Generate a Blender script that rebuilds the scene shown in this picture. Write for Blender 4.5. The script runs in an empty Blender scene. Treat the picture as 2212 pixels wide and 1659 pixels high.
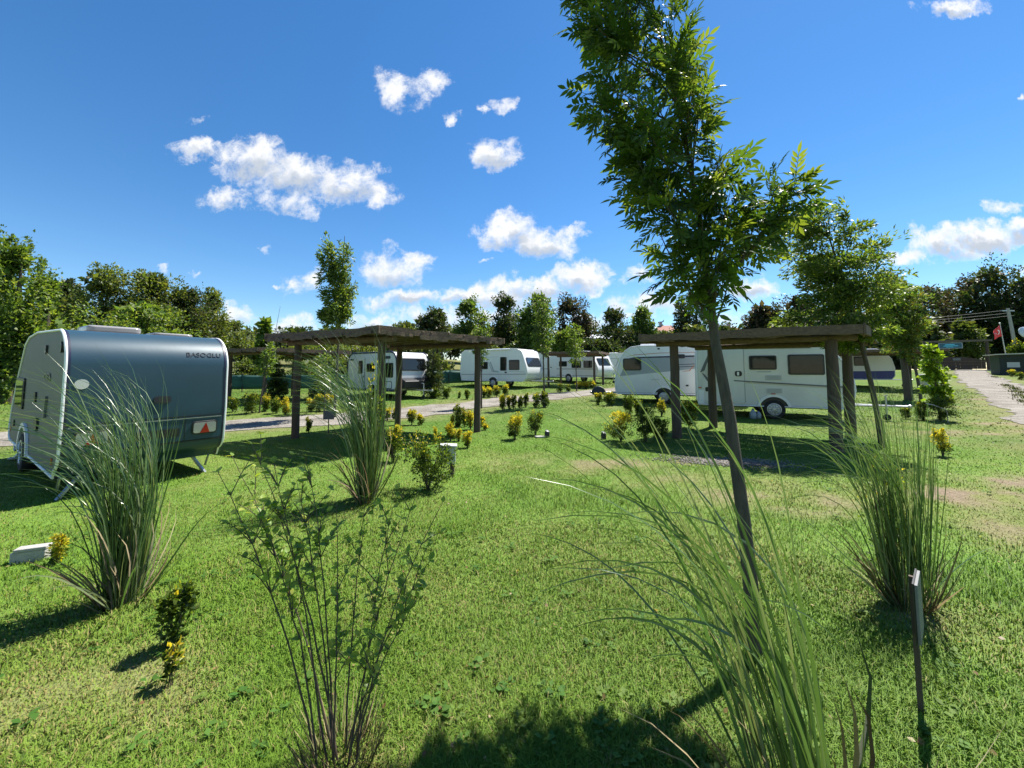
import bpy, bmesh, math, random
import numpy as np
from mathutils import Vector, Matrix, Quaternion

PI = math.pi
R = math.radians
scene = bpy.context.scene
C = scene.collection

# ------------------------------------------------------------------ camera
CAM_H, FOC, PITCH, HORIZON, CU, IMW, IMH = 1.6, 831.0, R(4.0), 800.0, 1106.0, 2212.0, 1659.0
CV = HORIZON - FOC * math.tan(PITCH)          # optical axis row
cam = bpy.data.cameras.new('camera')
cam.sensor_width = 36.0
cam.lens = FOC / IMW * 36.0
cam.shift_y = (CV - IMH / 2) / IMW
cam.clip_start, cam.clip_end = 0.05, 3000.0
cam_o = bpy.data.objects.new('camera', cam)
cam_o.location = (0, 0, CAM_H)
cam_o.rotation_euler = (PI / 2 + PITCH, 0, 0)
C.objects.link(cam_o)
scene.camera = cam_o

# ------------------------------------------------------------------ light
SUN_AZ, SUN_EL = R(46), R(59)                 # azimuth measured from +Y towards +X
SUN = Vector((math.cos(SUN_EL) * math.sin(SUN_AZ), math.cos(SUN_EL) * math.cos(SUN_AZ), math.sin(SUN_EL)))
sl = bpy.data.lights.new('sun', 'SUN')
sl.energy, sl.angle, sl.color = 5.0, R(0.53), (1.0, 0.95, 0.86)
so = bpy.data.objects.new('sun', sl)
so.rotation_euler = SUN.to_track_quat('Z', 'Y').to_euler()
so.location = (20, 20, 40)
C.objects.link(so)

scene.view_settings.view_transform = 'Standard'
scene.view_settings.look = 'None'
scene.view_settings.gamma = 1.0
scene.view_settings.use_curve_mapping = False
scene.view_settings.exposure = 1.2
scene.render.engine = 'CYCLES'
try:
    scene.cycles.use_denoising = True
    scene.cycles.max_bounces = 5
    scene.cycles.diffuse_bounces = 2
    scene.cycles.glossy_bounces = 2
    scene.cycles.transparent_max_bounces = 8
    scene.cycles.sample_clamp_indirect = 6.0
except Exception:
    pass


def ray(u, v):
    """direction of the photograph's point (u, v)"""
    a, b = (u - CU), (CV - v)
    cp, sp = math.cos(PITCH), math.sin(PITCH)
    return Vector((a, FOC * cp - b * sp, FOC * sp + b * cp))


def at(u, v, y):
    d = ray(u, v)
    return Vector((0, 0, CAM_H)) + d * (y / d.y)


def smooth01(t):
    t = np.clip(t, 0, 1)
    return t * t * (3 - 2 * t)


def tz(x, y):
    """height of the ground"""
    t = np.minimum(y, 66.0) - 13.0
    z = 0.032 * (np.sqrt(t * t + 9) + t) / 2
    z = z + 1.8 * smooth01((y - 29) / 28.0) * smooth01((4 - x) / 16.0)
    return z


def gz(x, y):
    return float(tz(np.float64(x), np.float64(y)))


def gp(u, v):
    """ground point seen at (u, v)"""
    d = ray(u, v)
    y = 10.0
    lo, hi = 0.5, 200.0
    for _ in range(60):
        y = 0.5 * (lo + hi)
        p = Vector((0, 0, CAM_H)) + d * (y / d.y)
        if p.z > gz(p.x, p.y):
            lo = y
        else:
            hi = y
    return Vector((p.x, p.y, gz(p.x, p.y)))


# ------------------------------------------------------------------ sky
world = bpy.data.worlds.new('World')
scene.world = world
world.use_nodes = True
wt = world.node_tree
wt.nodes.clear()


def build_sky():
    N, L = wt.nodes, wt.links

    def nd(t, **kw):
        n = N.new(t)
        for k, w in kw.items():
            setattr(n, k, w)
        return n

    def mth(op, a, b=None, c=None):
        n = nd('ShaderNodeMath', operation=op)
        for i, s in enumerate((a, b, c)):
            if s is None:
                continue
            if isinstance(s, (int, float)):
                n.inputs[i].default_value = s
            else:
                L.new(s, n.inputs[i])
        return n.outputs[0]

    def vec(op, a, b=None):
        n = nd('ShaderNodeVectorMath', operation=op)
        for i, s in enumerate((a, b)):
            if s is None:
                continue
            if isinstance(s, (tuple, list)):
                n.inputs[i].default_value = s
            else:
                L.new(s, n.inputs[i])
        return n

    sky = nd('ShaderNodeTexSky', sky_type='NISHITA')
    sky.sun_disc = False
    sky.sun_elevation = SUN_EL
    sky.sun_rotation = SUN_AZ
    sky.altitude = 100
    sky.air_density = 1.0
    sky.dust_density = 0.05
    sky.ozone_density = 3.4
    tc = nd('ShaderNodeTexCoord')
    sep = nd('ShaderNodeSeparateXYZ')
    L.new(tc.outputs['Generated'], sep.inputs[0])
    yy = mth('MAXIMUM', sep.outputs[1], 0.05)
    U = mth('DIVIDE', sep.outputs[0], yy)
    V = mth('DIVIDE', sep.outputs[2], yy)
    com = nd('ShaderNodeCombineXYZ')
    L.new(U, com.inputs[0]); L.new(V, com.inputs[1])
    P = com.outputs[0]
    wn = nd('ShaderNodeTexNoise', noise_dimensions='3D')
    wn.inputs['Scale'].default_value = 9.0
    wn.inputs['Detail'].default_value = 5.0
    wn.inputs['Roughness'].default_value = 0.62
    L.new(P, wn.inputs['Vector'])
    off = vec('SUBTRACT', wn.outputs['Color'], (0.5, 0.5, 0.5))
    off = vec('MULTIPLY', off.outputs[0], (0.16, 0.13, 0))
    Pw = vec('ADD', P, off.outputs[0]).outputs[0]
    # cloud banks: centre and half-size in the photograph's measure, weight
    blobs = [(430, 325, 55, 22, .85), (540, 345, 85, 55, 1.15), (640, 375, 90, 48, 1.15), (740, 395, 80, 38, 1.05), (820, 415, 42, 34, .9),
             (490, 428, 66, 26, .95), (620, 430, 60, 30, .7), (668, 446, 26, 20, .85), (400, 320, 30, 20, .6),
             (850, 195, 42, 48, .95), (918, 190, 40, 40, .85), (972, 258, 18, 16, .7), (870, 235, 26, 20, .5),
             (1095, 232, 38, 20, .7), (1045, 236, 12, 9, .5), (1068, 335, 54, 40, 1.05),
             (1090, 498, 66, 36, 1.15), (1165, 522, 72, 32, 1.15), (1232, 515, 34, 34, .85), (1050, 560, 14, 7, .6), (1250, 490, 18, 14, .7),
             (850, 580, 75, 40, .95), (895, 555, 40, 26, .95), (650, 598, 40, 26, .8), (600, 622, 14, 7, .5),
             (880, 645, 100, 24, 1.0), (1000, 640, 80, 24, 1.1), (1160, 620, 90, 30, 1.15), (1250, 595, 62, 38, 1.25), (1300, 610, 26, 24, 1.0), (1080, 640, 90, 34, 1.1),
             (630, 700, 55, 32, .95), (810, 690, 70, 24, .95), (520, 690, 60, 20, .7), (940, 690, 120, 24, .8), (1100, 690, 130, 24, .9),
             (1380, 605, 44, 22, .75), (1390, 660, 80, 28, .95), (1440, 640, 40, 22, .7), (1620, 615, 54, 30, 1.1), (1560, 690, 60, 20, .8), (1300, 690, 80, 18, .8),
             (2040, 525, 95, 38, 1.15), (2130, 505, 90, 34, 1.15), (1945, 545, 48, 22, .95), (2215, 500, 60, 36, 1.1), (2175, 445, 40, 18, .8), (1985, 510, 40, 26, 1.0),
             (2060, 10, 80, 22, 1.0), (2250, 580, 60, 14, .8), (430, 255, 18, 9, .4), (2215, 205, 10, 10, .5),
             (360, 579, 12, 6, .45), (575, 535, 8, 9, .45), (420, 588, 14, 7, .5), (2330, 480, 90, 50, 1.1), (-150, 420, 120, 50, 1.0), (-80, 640, 150, 26, .8)]
    acc = shade = None
    for (u, v, ru, rv, w) in blobs:
        d = ray(u, v)
        cu, cv = d.x / d.y, d.z / d.y
        s = vec('SUBTRACT', Pw, (cu, cv, 0)).outputs[0]
        s = vec('MULTIPLY', s, (FOC / (ru * 1.12), FOC / (rv * 1.12), 0)).outputs[0]
        dn = nd('ShaderNodeVectorMath', operation='DOT_PRODUCT')
        L.new(s, dn.inputs[0]); L.new(s, dn.inputs[1])
        f = mth('MULTIPLY_ADD', dn.outputs['Value'], -w, w)
        acc = f if acc is None else mth('SMOOTH_MAX', acc, f, 0.18)
        if ru > 50:          # the underside of each larger bank is in its own shade
            sy = nd('ShaderNodeSeparateXYZ'); L.new(s, sy.inputs[0])
            low = mth('MULTIPLY', mth('MAXIMUM', f, 0.0), mth('MULTIPLY_ADD', sy.outputs[1], -1.0, 0.1))
            shade = low if shade is None else mth('MAXIMUM', shade, low)
    front = mth('GREATER_THAN', sep.outputs[1], 0.12)
    acc = mth('MAXIMUM', acc, -1.5)
    # the rest of the sky: the same scattered cumulus
    gn = nd('ShaderNodeTexNoise', noise_dimensions='3D')
    gn.inputs['Scale'].default_value = 3.2
    gn.inputs['Detail'].default_value = 2.0
    L.new(tc.outputs['Generated'], gn.inputs['Vector'])
    rest = mth('MULTIPLY_ADD', gn.outputs['Fac'], 9.0, -5.4)
    rest = mth('MINIMUM', rest, 1.1)
    wide = mth('GREATER_THAN', mth('ABSOLUTE', U), 1.9)
    side = mth('MAXIMUM', wide, mth('SUBTRACT', 1.0, front))
    mx = nd('ShaderNodeMix', data_type='FLOAT')
    L.new(side, mx.inputs[0]); L.new(acc, mx.inputs[2]); L.new(rest, mx.inputs[3])
    base = mx.outputs[0]
    fn = nd('ShaderNodeTexNoise', noise_dimensions='3D')
    fn.inputs['Scale'].default_value = 17.0
    fn.inputs['Detail'].default_value = 9.0
    fn.inputs['Roughness'].default_value = 0.63
    fn.inputs['Distortion'].default_value = 0.25
    L.new(P, fn.inputs['Vector'])
    fb = mth('SUBTRACT', fn.outputs['Fac'], 0.5)
    dens = mth('MULTIPLY_ADD', fb, 3.1, base)
    hn = nd('ShaderNodeTexNoise', noise_dimensions='3D')
    hn.inputs['Scale'].default_value = 60.0
    hn.inputs['Detail'].default_value = 6.0
    hn.inputs['Roughness'].default_value = 0.6
    L.new(Pw, hn.inputs['Vector'])
    dens = mth('MULTIPLY_ADD', mth('SUBTRACT', hn.outputs['Fac'], 0.5), 0.9, dens)
    mr = nd('ShaderNodeMapRange', interpolation_type='SMOOTHSTEP')
    mr.inputs['From Min'].default_value = -0.08
    mr.inputs['From Max'].default_value = 1.25
    L.new(dens, mr.inputs['Value'])
    alpha = mr.outputs[0]
    # thick hearts of the clouds are a little greyer than their edges
    sn = nd('ShaderNodeTexNoise', noise_dimensions='3D')
    sn.inputs['Scale'].default_value = 11.0
    sn.inputs['Detail'].default_value = 6.0
    sh = vec('ADD', P, (0.012, 0.03, 3.0)).outputs[0]
    L.new(sh, sn.inputs['Vector'])
    thick = mth('MULTIPLY_ADD', sn.outputs['Fac'], 1.6, -1.0)
    thick = mth('ADD', thick, mth('MULTIPLY', dens, 0.5))
    thick = mth('MULTIPLY_ADD', shade, 2.6, thick)
    mr2 = nd('ShaderNodeMapRange', interpolation_type='SMOOTHSTEP')
    mr2.inputs['From Min'].default_value = 0.3
    mr2.inputs['From Max'].default_value = 1.5
    L.new(thick, mr2.inputs['Value'])
    cm = nd('ShaderNodeMix', data_type='RGBA')
    cm.inputs[6].default_value = (0.97, 0.98, 1.0, 1)
    cm.inputs[7].default_value = (0.56, 0.62, 0.71, 1)
    L.new(mr2.outputs[0], cm.inputs[0])
    b1 = nd('ShaderNodeBackground'); b1.inputs[1].default_value = 0.074
    hs = nd('ShaderNodeHueSaturation'); hs.inputs['Saturation'].default_value = 1.26
    L.new(sky.outputs[0], hs.inputs['Color'])
    L.new(hs.outputs[0], b1.inputs[0])
    b2 = nd('ShaderNodeBackground'); b2.inputs[1].default_value = 0.47
    L.new(cm.outputs[2], b2.inputs[0])
    ms = nd('ShaderNodeMixShader')
    L.new(alpha, ms.inputs[0]); L.new(b1.outputs[0], ms.inputs[1]); L.new(b2.outputs[0], ms.inputs[2])
    out = nd('ShaderNodeOutputWorld')
    L.new(ms.outputs[0], out.inputs[0])

    world.cycles.sampling_method = 'MANUAL'
    world.cycles.sample_map_resolution = 512


build_sky()

# ------------------------------------------------------------------ materials
MATS = {}


def mat(name, col, rough=0.6, metal=0.0, var=0.0, scale=(8, 8, 8), detail=4, col2=None, bump=0.0, bscale=40.0, spec=0.5, coat=0.0, coords='Object'):
    if name in MATS:
        return MATS[name]
    m = bpy.data.materials.new(name)
    m.use_nodes = True
    nt = m.node_tree
    bs = nt.nodes['Principled BSDF']
    bs.inputs['Base Color'].default_value = (*col, 1)
    bs.inputs['Roughness'].default_value = rough
    bs.inputs['Metallic'].default_value = metal
    bs.inputs['Specular IOR Level'].default_value = spec
    bs.inputs['Coat Weight'].default_value = coat
    tc = nt.nodes.new('ShaderNodeTexCoord')
    if col2 or var:
        mp = nt.nodes.new('ShaderNodeMapping')
        mp.inputs['Scale'].default_value = scale
        nt.links.new(tc.outputs[coords], mp.inputs[0])
        nz = nt.nodes.new('ShaderNodeTexNoise')
        nz.inputs['Scale'].default_value = 1.0
        nz.inputs['Detail'].default_value = detail
        nz.inputs['Roughness'].default_value = 0.65
        nt.links.new(mp.outputs[0], nz.inputs['Vector'])
        rp = nt.nodes.new('ShaderNodeMapRange')
        rp.inputs['From Min'].default_value = 0.3
        rp.inputs['From Max'].default_value = 0.7
        nt.links.new(nz.outputs['Fac'], rp.inputs['Value'])
        mx = nt.nodes.new('ShaderNodeMix'); mx.data_type = 'RGBA'
        c2 = col2 or tuple(c * (1 - var) for c in col)
        mx.inputs[6].default_value = (*col, 1)
        mx.inputs[7].default_value = (*c2, 1)
        nt.links.new(rp.outputs[0], mx.inputs[0])
        nt.links.new(mx.outputs[2], bs.inputs['Base Color'])
        if bump and bscale == 0:
            bp = nt.nodes.new('ShaderNodeBump')
            bp.inputs['Strength'].default_value = bump
            bp.inputs['Distance'].default_value = 0.01
            nt.links.new(nz.outputs['Fac'], bp.inputs['Height'])
            nt.links.new(bp.outputs[0], bs.inputs['Normal'])
    if bump and bscale:
        nb = nt.nodes.new('ShaderNodeTexNoise')
        nb.inputs['Scale'].default_value = bscale
        nb.inputs['Detail'].default_value = 3
        nt.links.new(tc.outputs[coords], nb.inputs['Vector'])
        bp = nt.nodes.new('ShaderNodeBump')
        bp.inputs['Strength'].default_value = bump
        bp.inputs['Distance'].default_value = 0.01
        nt.links.new(nb.outputs['Fac'], bp.inputs['Height'])
        nt.links.new(bp.outputs[0], bs.inputs['Normal'])
    MATS[name] = m
    return m


def leaf_mat(name, trans=0.4, rough=0.45, tint=(1.0, 1.0, 1.0), ttint=(1.25, 1.2, 0.5), spec=0.35, up=0.0):
    """foliage: the mesh attribute col is the leaf colour, light also comes through the blade"""
    if name in MATS:
        return MATS[name]
    m = bpy.data.materials.new(name)
    m.use_nodes = True
    nt = m.node_tree
    N, L = nt.nodes, nt.links
    bs = N['Principled BSDF']
    bs.inputs['Roughness'].default_value = rough
    bs.inputs['Specular IOR Level'].default_value = spec
    at_ = N.new('ShaderNodeAttribute'); at_.attribute_name = 'col'
    t1 = N.new('ShaderNodeVectorMath'); t1.operation = 'MULTIPLY'; t1.inputs[1].default_value = tint
    L.new(at_.outputs['Color'], t1.inputs[0])
    L.new(t1.outputs[0], bs.inputs['Base Color'])
    t2 = N.new('ShaderNodeVectorMath'); t2.operation = 'MULTIPLY'; t2.inputs[1].default_value = ttint
    L.new(t1.outputs[0], t2.inputs[0])
    tr = N.new('ShaderNodeBsdfTranslucent')
    L.new(t2.outputs[0], tr.inputs['Color'])
    if up:
        ge = N.new('ShaderNodeNewGeometry')
        mxn = N.new('ShaderNodeMix'); mxn.data_type = 'VECTOR'; mxn.inputs[0].default_value = up
        L.new(ge.outputs['Normal'], mxn.inputs[4]); mxn.inputs[5].default_value = (0, 0, 1)
        nn = N.new('ShaderNodeVectorMath'); nn.operation = 'NORMALIZE'
        L.new(mxn.outputs[1], nn.inputs[0])
        L.new(nn.outputs[0], bs.inputs['Normal']); L.new(nn.outputs[0], tr.inputs['Normal'])
    ms = N.new('ShaderNodeMixShader'); ms.inputs[0].default_value = trans
    L.new(bs.outputs[0], ms.inputs[1]); L.new(tr.outputs[0], ms.inputs[2])
    L.new(ms.outputs[0], N['Material Output'].inputs[0])
    MATS[name] = m
    return m


M_LEAF = leaf_mat('leaf', 0.50, ttint=(1.6, 1.5, 0.5))
M_GRASS = leaf_mat('grass_blade', 0.42, 0.6, ttint=(1.35, 1.3, 0.5), spec=0.2, up=0.7)
M_PAMPAS = leaf_mat('pampas_blade', 0.3, 0.27, ttint=(1.25, 1.25, 0.6), spec=0.9)
M_DARKLEAF = leaf_mat('dark_leaf', 0.35, 0.5, ttint=(1.4, 1.35, 0.5), spec=0.3)
M_WOOD = mat('weathered_wood', (0.165, 0.112, 0.072), 0.85, col2=(0.065, 0.044, 0.030), scale=(3, 26, 26), detail=6, bump=0.6, bscale=0)
M_WOODG = mat('grey_wood', (0.17, 0.14, 0.11), 0.85, col2=(0.075, 0.06, 0.047), scale=(26, 26, 3), detail=6, bump=0.6, bscale=0)
M_POST = mat('post_wood', (0.095, 0.068, 0.048), 0.85, col2=(0.05, 0.036, 0.027), scale=(30, 30, 2.5), detail=6, bump=0.6, bscale=0)
M_BARK = mat('bark', (0.105, 0.082, 0.060), 0.9, col2=(0.045, 0.036, 0.027), scale=(40, 40, 9), detail=6, bump=0.8, bscale=0)
M_BARKD = mat('dark_bark', (0.07, 0.055, 0.042), 0.9, col2=(0.035, 0.027, 0.02), scale=(9, 9, 3), detail=5)
M_STEM = mat('twig_bark', (0.095, 0.075, 0.05), 0.85, col2=(0.055, 0.04, 0.027), scale=(60, 60, 15))
M_WHITE = mat('caravan_white', (0.70, 0.71, 0.71), 0.38, col2=(0.63, 0.64, 0.63), scale=(1.2, 3, 0.6), bump=0.05, bscale=55, coat=0.2)
M_OFFW = mat('caravan_offwhite', (0.66, 0.66, 0.63), 0.42, col2=(0.58, 0.58, 0.55), scale=(1.2, 3, 0.7), coat=0.15)
M_TRIMW = mat('white_trim', (0.74, 0.75, 0.76), 0.35)
M_SLATE = mat('slate_panel', (0.020, 0.056, 0.084), 0.40, 0.1, var=0.12, scale=(2, 2, 2), bump=0.06, bscale=7, coat=0.05)
M_GREY = mat('grey_side', (0.135, 0.131, 0.123), 0.6, 0.0, var=0.10, scale=(3, 3, 3), bump=0.12, bscale=120)
M_GLASS = mat('window_glass', (0.012, 0.014, 0.015), 0.06, spec=0.6)
M_GLASSG = mat('grey_glass', (0.020, 0.027, 0.026), 0.06, spec=0.28, var=0.5, scale=(3, 3, 5))
M_GLASSB = mat('front_glass', (0.03, 0.04, 0.055), 0.05, spec=0.7)
M_BLACK = mat('black_plastic', (0.014, 0.014, 0.016), 0.45)
M_RUBBER = mat('rubber', (0.016, 0.016, 0.017), 0.85)
M_STEEL = mat('galvanised_steel', (0.45, 0.46, 0.47), 0.4, 0.8, var=0.25, scale=(12, 12, 12))
M_RIM = mat('wheel_rim', (0.42, 0.43, 0.45), 0.35, 0.7)
M_RED = mat('red_lens', (0.30, 0.010, 0.01), 0.2, coat=0.5)
M_CLEAR = mat('clear_lens', (0.42, 0.42, 0.41), 0.12, 0.3, coat=0.5)
M_AMBER = mat('amber_lens', (0.45, 0.13, 0.05), 0.25)
M_NAVY = mat('navy_trim', (0.012, 0.014, 0.045), 0.4)
M_BLUE = mat('blue_band', (0.018, 0.03, 0.20), 0.4, var=0.2)
M_DGREY = mat('dark_grey_decal', (0.11, 0.115, 0.12), 0.45)
M_MGREY = mat('mid_grey_decal', (0.30, 0.335, 0.35), 0.45)
M_BEIGE = mat('beige_decal', (0.50, 0.47, 0.40), 0.5)
M_ORANGE = mat('orange_decal', (0.50, 0.20, 0.12), 0.5)
M_VENT = mat('vent_plastic', (0.50, 0.50, 0.49), 0.5)
M_CONC = mat('concrete', (0.38, 0.37, 0.35), 0.9, col2=(0.26, 0.25, 0.23), scale=(14, 14, 14), bump=0.4, bscale=60)
M_PLASTIC = mat('box_white', (0.48, 0.48, 0.46), 0.5, var=0.12)
M_SIGN = mat('sign_grey', (0.16, 0.165, 0.165), 0.6, var=0.2)
M_NET = mat('green_net', (0.012, 0.055, 0.045), 0.75, col2=(0.02, 0.09, 0.07), scale=(1.5, 1.5, 9), bump=0.3, bscale=25)
M_TILE = mat('roof_tile', (0.30, 0.11, 0.07), 0.8, col2=(0.19, 0.07, 0.05), scale=(3, 3, 3))
M_WALL = mat('house_wall', (0.52, 0.49, 0.44), 0.85, var=0.15)
M_WALLG = mat('grey_wall', (0.36, 0.36, 0.36), 0.85, var=0.2)
M_PALEROOF = mat('pale_sheet_roof', (0.58, 0.62, 0.66), 0.5, 0.1, var=0.1)
M_GATE = mat('gate_board', (0.085, 0.055, 0.042), 0.8, col2=(0.05, 0.035, 0.028), scale=(6, 6, 20))
M_DGREEN = mat('dark_green_board', (0.012, 0.05, 0.03), 0.7, var=0.3)
M_FLAG = mat('flag_red', (0.55, 0.012, 0.016), 0.7, var=0.15)
M_FLAGW = mat('flag_white', (0.75, 0.75, 0.73), 0.7)
M_SIGNB = mat('sign_blue', (0.02, 0.10, 0.16), 0.5)
M_SIGNT = mat('sign_text', (0.10, 0.55, 0.75), 0.5)
M_TEXTD = mat('dark_lettering', (0.016, 0.022, 0.030), 0.35)
M_JUG = mat('jug_plastic', (0.30, 0.36, 0.37), 0.25, var=0.2)
M_HATCH = mat('smoked_hatch', (0.26, 0.25, 0.25), 0.25, coat=0.3)
M_HUT = mat('hut_wall', (0.014, 0.024, 0.02), 0.8, col2=(0.03, 0.036, 0.033), scale=(4, 4, 1))
M_HUTROOF = mat('hut_roof', (0.52, 0.50, 0.42), 0.6, var=0.15)

# ------------------------------------------------------------------ mesh tools
def link(o, parent=None):
    C.objects.link(o)
    if parent is not None:
        o.parent = parent
    return o


def thing(name, label, cat, loc=(0, 0, 0), rz=0.0, group=None):
    o = bpy.data.objects.new(name, None)
    o.empty_display_size = 0.2
    o.location = loc
    o.rotation_euler = (0, 0, rz)
    o['label'], o['category'] = label, cat
    if group:
        o['group'] = group
    return link(o)


def tag(o, label, cat, group=None):
    o['label'], o['category'] = label, cat
    if group:
        o['group'] = group
    return o


def fast_mesh(name, V, F, m, cols=None, smooth=False):
    """mesh from arrays; faces all of one size"""
    V = np.asarray(V, np.float32); F = np.asarray(F, np.int32)
    me = bpy.data.meshes.new(name)
    n, k = F.shape
    me.vertices.add(len(V)); me.vertices.foreach_set('co', V.ravel())
    me.loops.add(n * k); me.loops.foreach_set('vertex_index', F.ravel())
    me.polygons.add(n); me.polygons.foreach_set('loop_start', np.arange(0, n * k, k, dtype=np.int32))
    if smooth:
        me.polygons.foreach_set('use_smooth', np.ones(n, bool))
    me.update(calc_edges=True)
    if cols is not None:
        a = me.attributes.new('col', 'FLOAT_COLOR', 'POINT')
        c4 = np.ones((len(V), 4), np.float32); c4[:, :3] = cols
        a.data.foreach_set('color', c4.ravel())
    me.materials.append(m)
    return me


class MB:
    def __init__(s):
        s.v, s.f = [], []

    def add(s, vs, fs):
        b = len(s.v)
        s.v += [tuple(p) for p in vs]
        s.f += [tuple(i + b for i in f) for f in fs]
        return s

    def box(s, lo, hi, mtx=None):
        (a, b, c), (d, e, f) = lo, hi
        vs = [(a, b, c), (d, b, c), (d, e, c), (a, e, c), (a, b, f), (d, b, f), (d, e, f), (a, e, f)]
        if mtx:
            vs = [mtx @ Vector(p) for p in vs]
        return s.add(vs, [(0, 3, 2, 1), (4, 5, 6, 7), (0, 1, 5, 4), (1, 2, 6, 5), (2, 3, 7, 6), (3, 0, 4, 7)])

    def prism(s, outline, o, ux, uy, t):
        """outline in the plane (o, ux, uy), thickened by t along ux x uy"""
        o, ux, uy = Vector(o), Vector(ux), Vector(uy)
        nrm = ux.cross(uy).normalized() * t
        n = len(outline)
        lo = [o + ux * a + uy * b for a, b in outline]
        hi = [p + nrm for p in lo]
        fs = [tuple(range(n - 1, -1, -1)), tuple(range(n, 2 * n))]
        fs += [(i, (i + 1) % n, n + (i + 1) % n, n + i) for i in range(n)]
        return s.add(lo + hi, fs)

    def tube(s, path, rad, n=8, cap=True, jit=0.0, rng=None):
        path = [Vector(p) for p in path]
        if isinstance(rad, (int, float)):
            rad = [rad] * len(path)
        b = len(s.v)
        d0 = (path[1] - path[0]).normalized()
        x = d0.orthogonal().normalized()
        for i, p in enumerate(path):
            d = (path[min(i + 1, len(path) - 1)] - path[max(i - 1, 0)]).normalized()
            x = (x - d * x.dot(d)).normalized()
            y = d.cross(x)
            for k in range(n):
                a = 2 * PI * k / n
                r = rad[i] * (1 + (rng.uniform(-jit, jit) if jit else 0))
                s.v.append(tuple(p + (x * math.cos(a) + y * math.sin(a)) * r))
        for i in range(len(path) - 1):
            for k in range(n):
                k2 = (k + 1) % n
                s.f.append((b + i * n + k, b + i * n + k2, b + (i + 1) * n + k2, b + (i + 1) * n + k))
        if cap:
            s.f.append(tuple(b + k for k in range(n - 1, -1, -1)))
            s.f.append(tuple(b + (len(path) - 1) * n + k for k in range(n)))
        return s

    def disc(s, c, axis, prof, n=24):
        """lathe: prof = [(radius, height along axis)...]"""
        c, ax = Vector(c), Vector(axis).normalized()
        x = ax.orthogonal().normalized(); y = ax.cross(x)
        b = len(s.v)
        for (r, h) in prof:
            for k in range(n):
                a = 2 * PI * k / n
                s.v.append(tuple(c + ax * h + (x * math.cos(a) + y * math.sin(a)) * r))
        for i in range(len(prof) - 1):
            for k in range(n):
                k2 = (k + 1) % n
                s.f.append((b + i * n + k, b + i * n + k2, b + (i + 1) * n + k2, b + (i + 1) * n + k))
        s.f.append(tuple(b + k for k in range(n - 1, -1, -1)))
        s.f.append(tuple(b + (len(prof) - 1) * n + k for k in range(n)))
        return s

    def build(s, name, m, parent=None, smooth=False, bevel=0.0, seg=2):
        me = bpy.data.meshes.new(name)
        me.from_pydata(s.v, [], s.f)
        if smooth or bevel:
            me.polygons.foreach_set('use_smooth', np.ones(len(me.polygons), bool))
        me.update()
        me.materials.append(m)
        o = link(bpy.data.objects.new(name, me), parent)
        if bevel:
            bv = o.modifiers.new('bevel', 'BEVEL')
            bv.width, bv.segments, bv.limit_method, bv.angle_limit = bevel, seg, 'ANGLE', R(35)
            bv.harden_normals = True
        elif smooth:
            me.set_sharp_from_angle(angle=R(40))
        return o


def rrect(x0, x1, y0, y1, r, n=5):
    r = min(r, (x1 - x0) / 2 - 1e-4, (y1 - y0) / 2 - 1e-4)
    out = []
    for cx, cy, a0 in ((x1 - r, y0 + r, -90), (x1 - r, y1 - r, 0), (x0 + r, y1 - r, 90), (x0 + r, y0 + r, 180)):
        for k in range(n + 1):
            a = R(a0 + 90 * k / n)
            out.append((cx + r * math.cos(a), cy + r * math.sin(a)))
    return out


def copy_tree(o, parent=None):
    c = o.copy()
    C.objects.link(c)
    c.parent = parent
    for ch in list(o.children):
        copy_tree(ch, c)
    return c


def text_mesh(body, size, m, name, parent, mtx, extrude=0.002, bold=0.0, align='LEFT'):
    cu = bpy.data.curves.new('lettering', 'FONT')
    cu.body, cu.size, cu.extrude, cu.align_x, cu.offset = body, size, extrude, align, bold
    cu.resolution_u = 3
    t = bpy.data.objects.new('lettering', cu)
    C.objects.link(t)
    dg = bpy.context.evaluated_depsgraph_get()
    me = bpy.data.meshes.new_from_object(t.evaluated_get(dg))
    bpy.data.objects.remove(t)
    bpy.data.curves.remove(cu)
    me.materials.clear(); me.materials.append(m)
    me.transform(mtx)
    return link(bpy.data.objects.new(name, me), parent)


# value noise on the ground plane
def vnoise(x, y, s, seed=0):
    x = np.asarray(x, np.float64) / s + seed * 17.31; y = np.asarray(y, np.float64) / s - seed * 9.77
    xi, yi = np.floor(x).astype(np.int64), np.floor(y).astype(np.int64)
    fx, fy = x - xi, y - yi
    fx = fx * fx * (3 - 2 * fx); fy = fy * fy * (3 - 2 * fy)

    def h(a, b):
        n = (a * 374761393 + b * 668265263 + seed * 1274126177) & 0x7fffffff
        n = ((n ^ (n >> 13)) * 1274126177) & 0x7fffffff
        return ((n ^ (n >> 16)) & 0xffff) / 65535.0
    return (h(xi, yi) * (1 - fx) + h(xi + 1, yi) * fx) * (1 - fy) + (h(xi, yi + 1) * (1 - fx) + h(xi + 1, yi + 1) * fx) * fy


def fbm(x, y, s, seed=0, o=4):
    t, a, n = 0.0, 1.0, 0.0
    for k in range(o):
        t = t + a * vnoise(x, y, s / 2 ** k, seed + k); n += a; a *= 0.55
    return t / n


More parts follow.
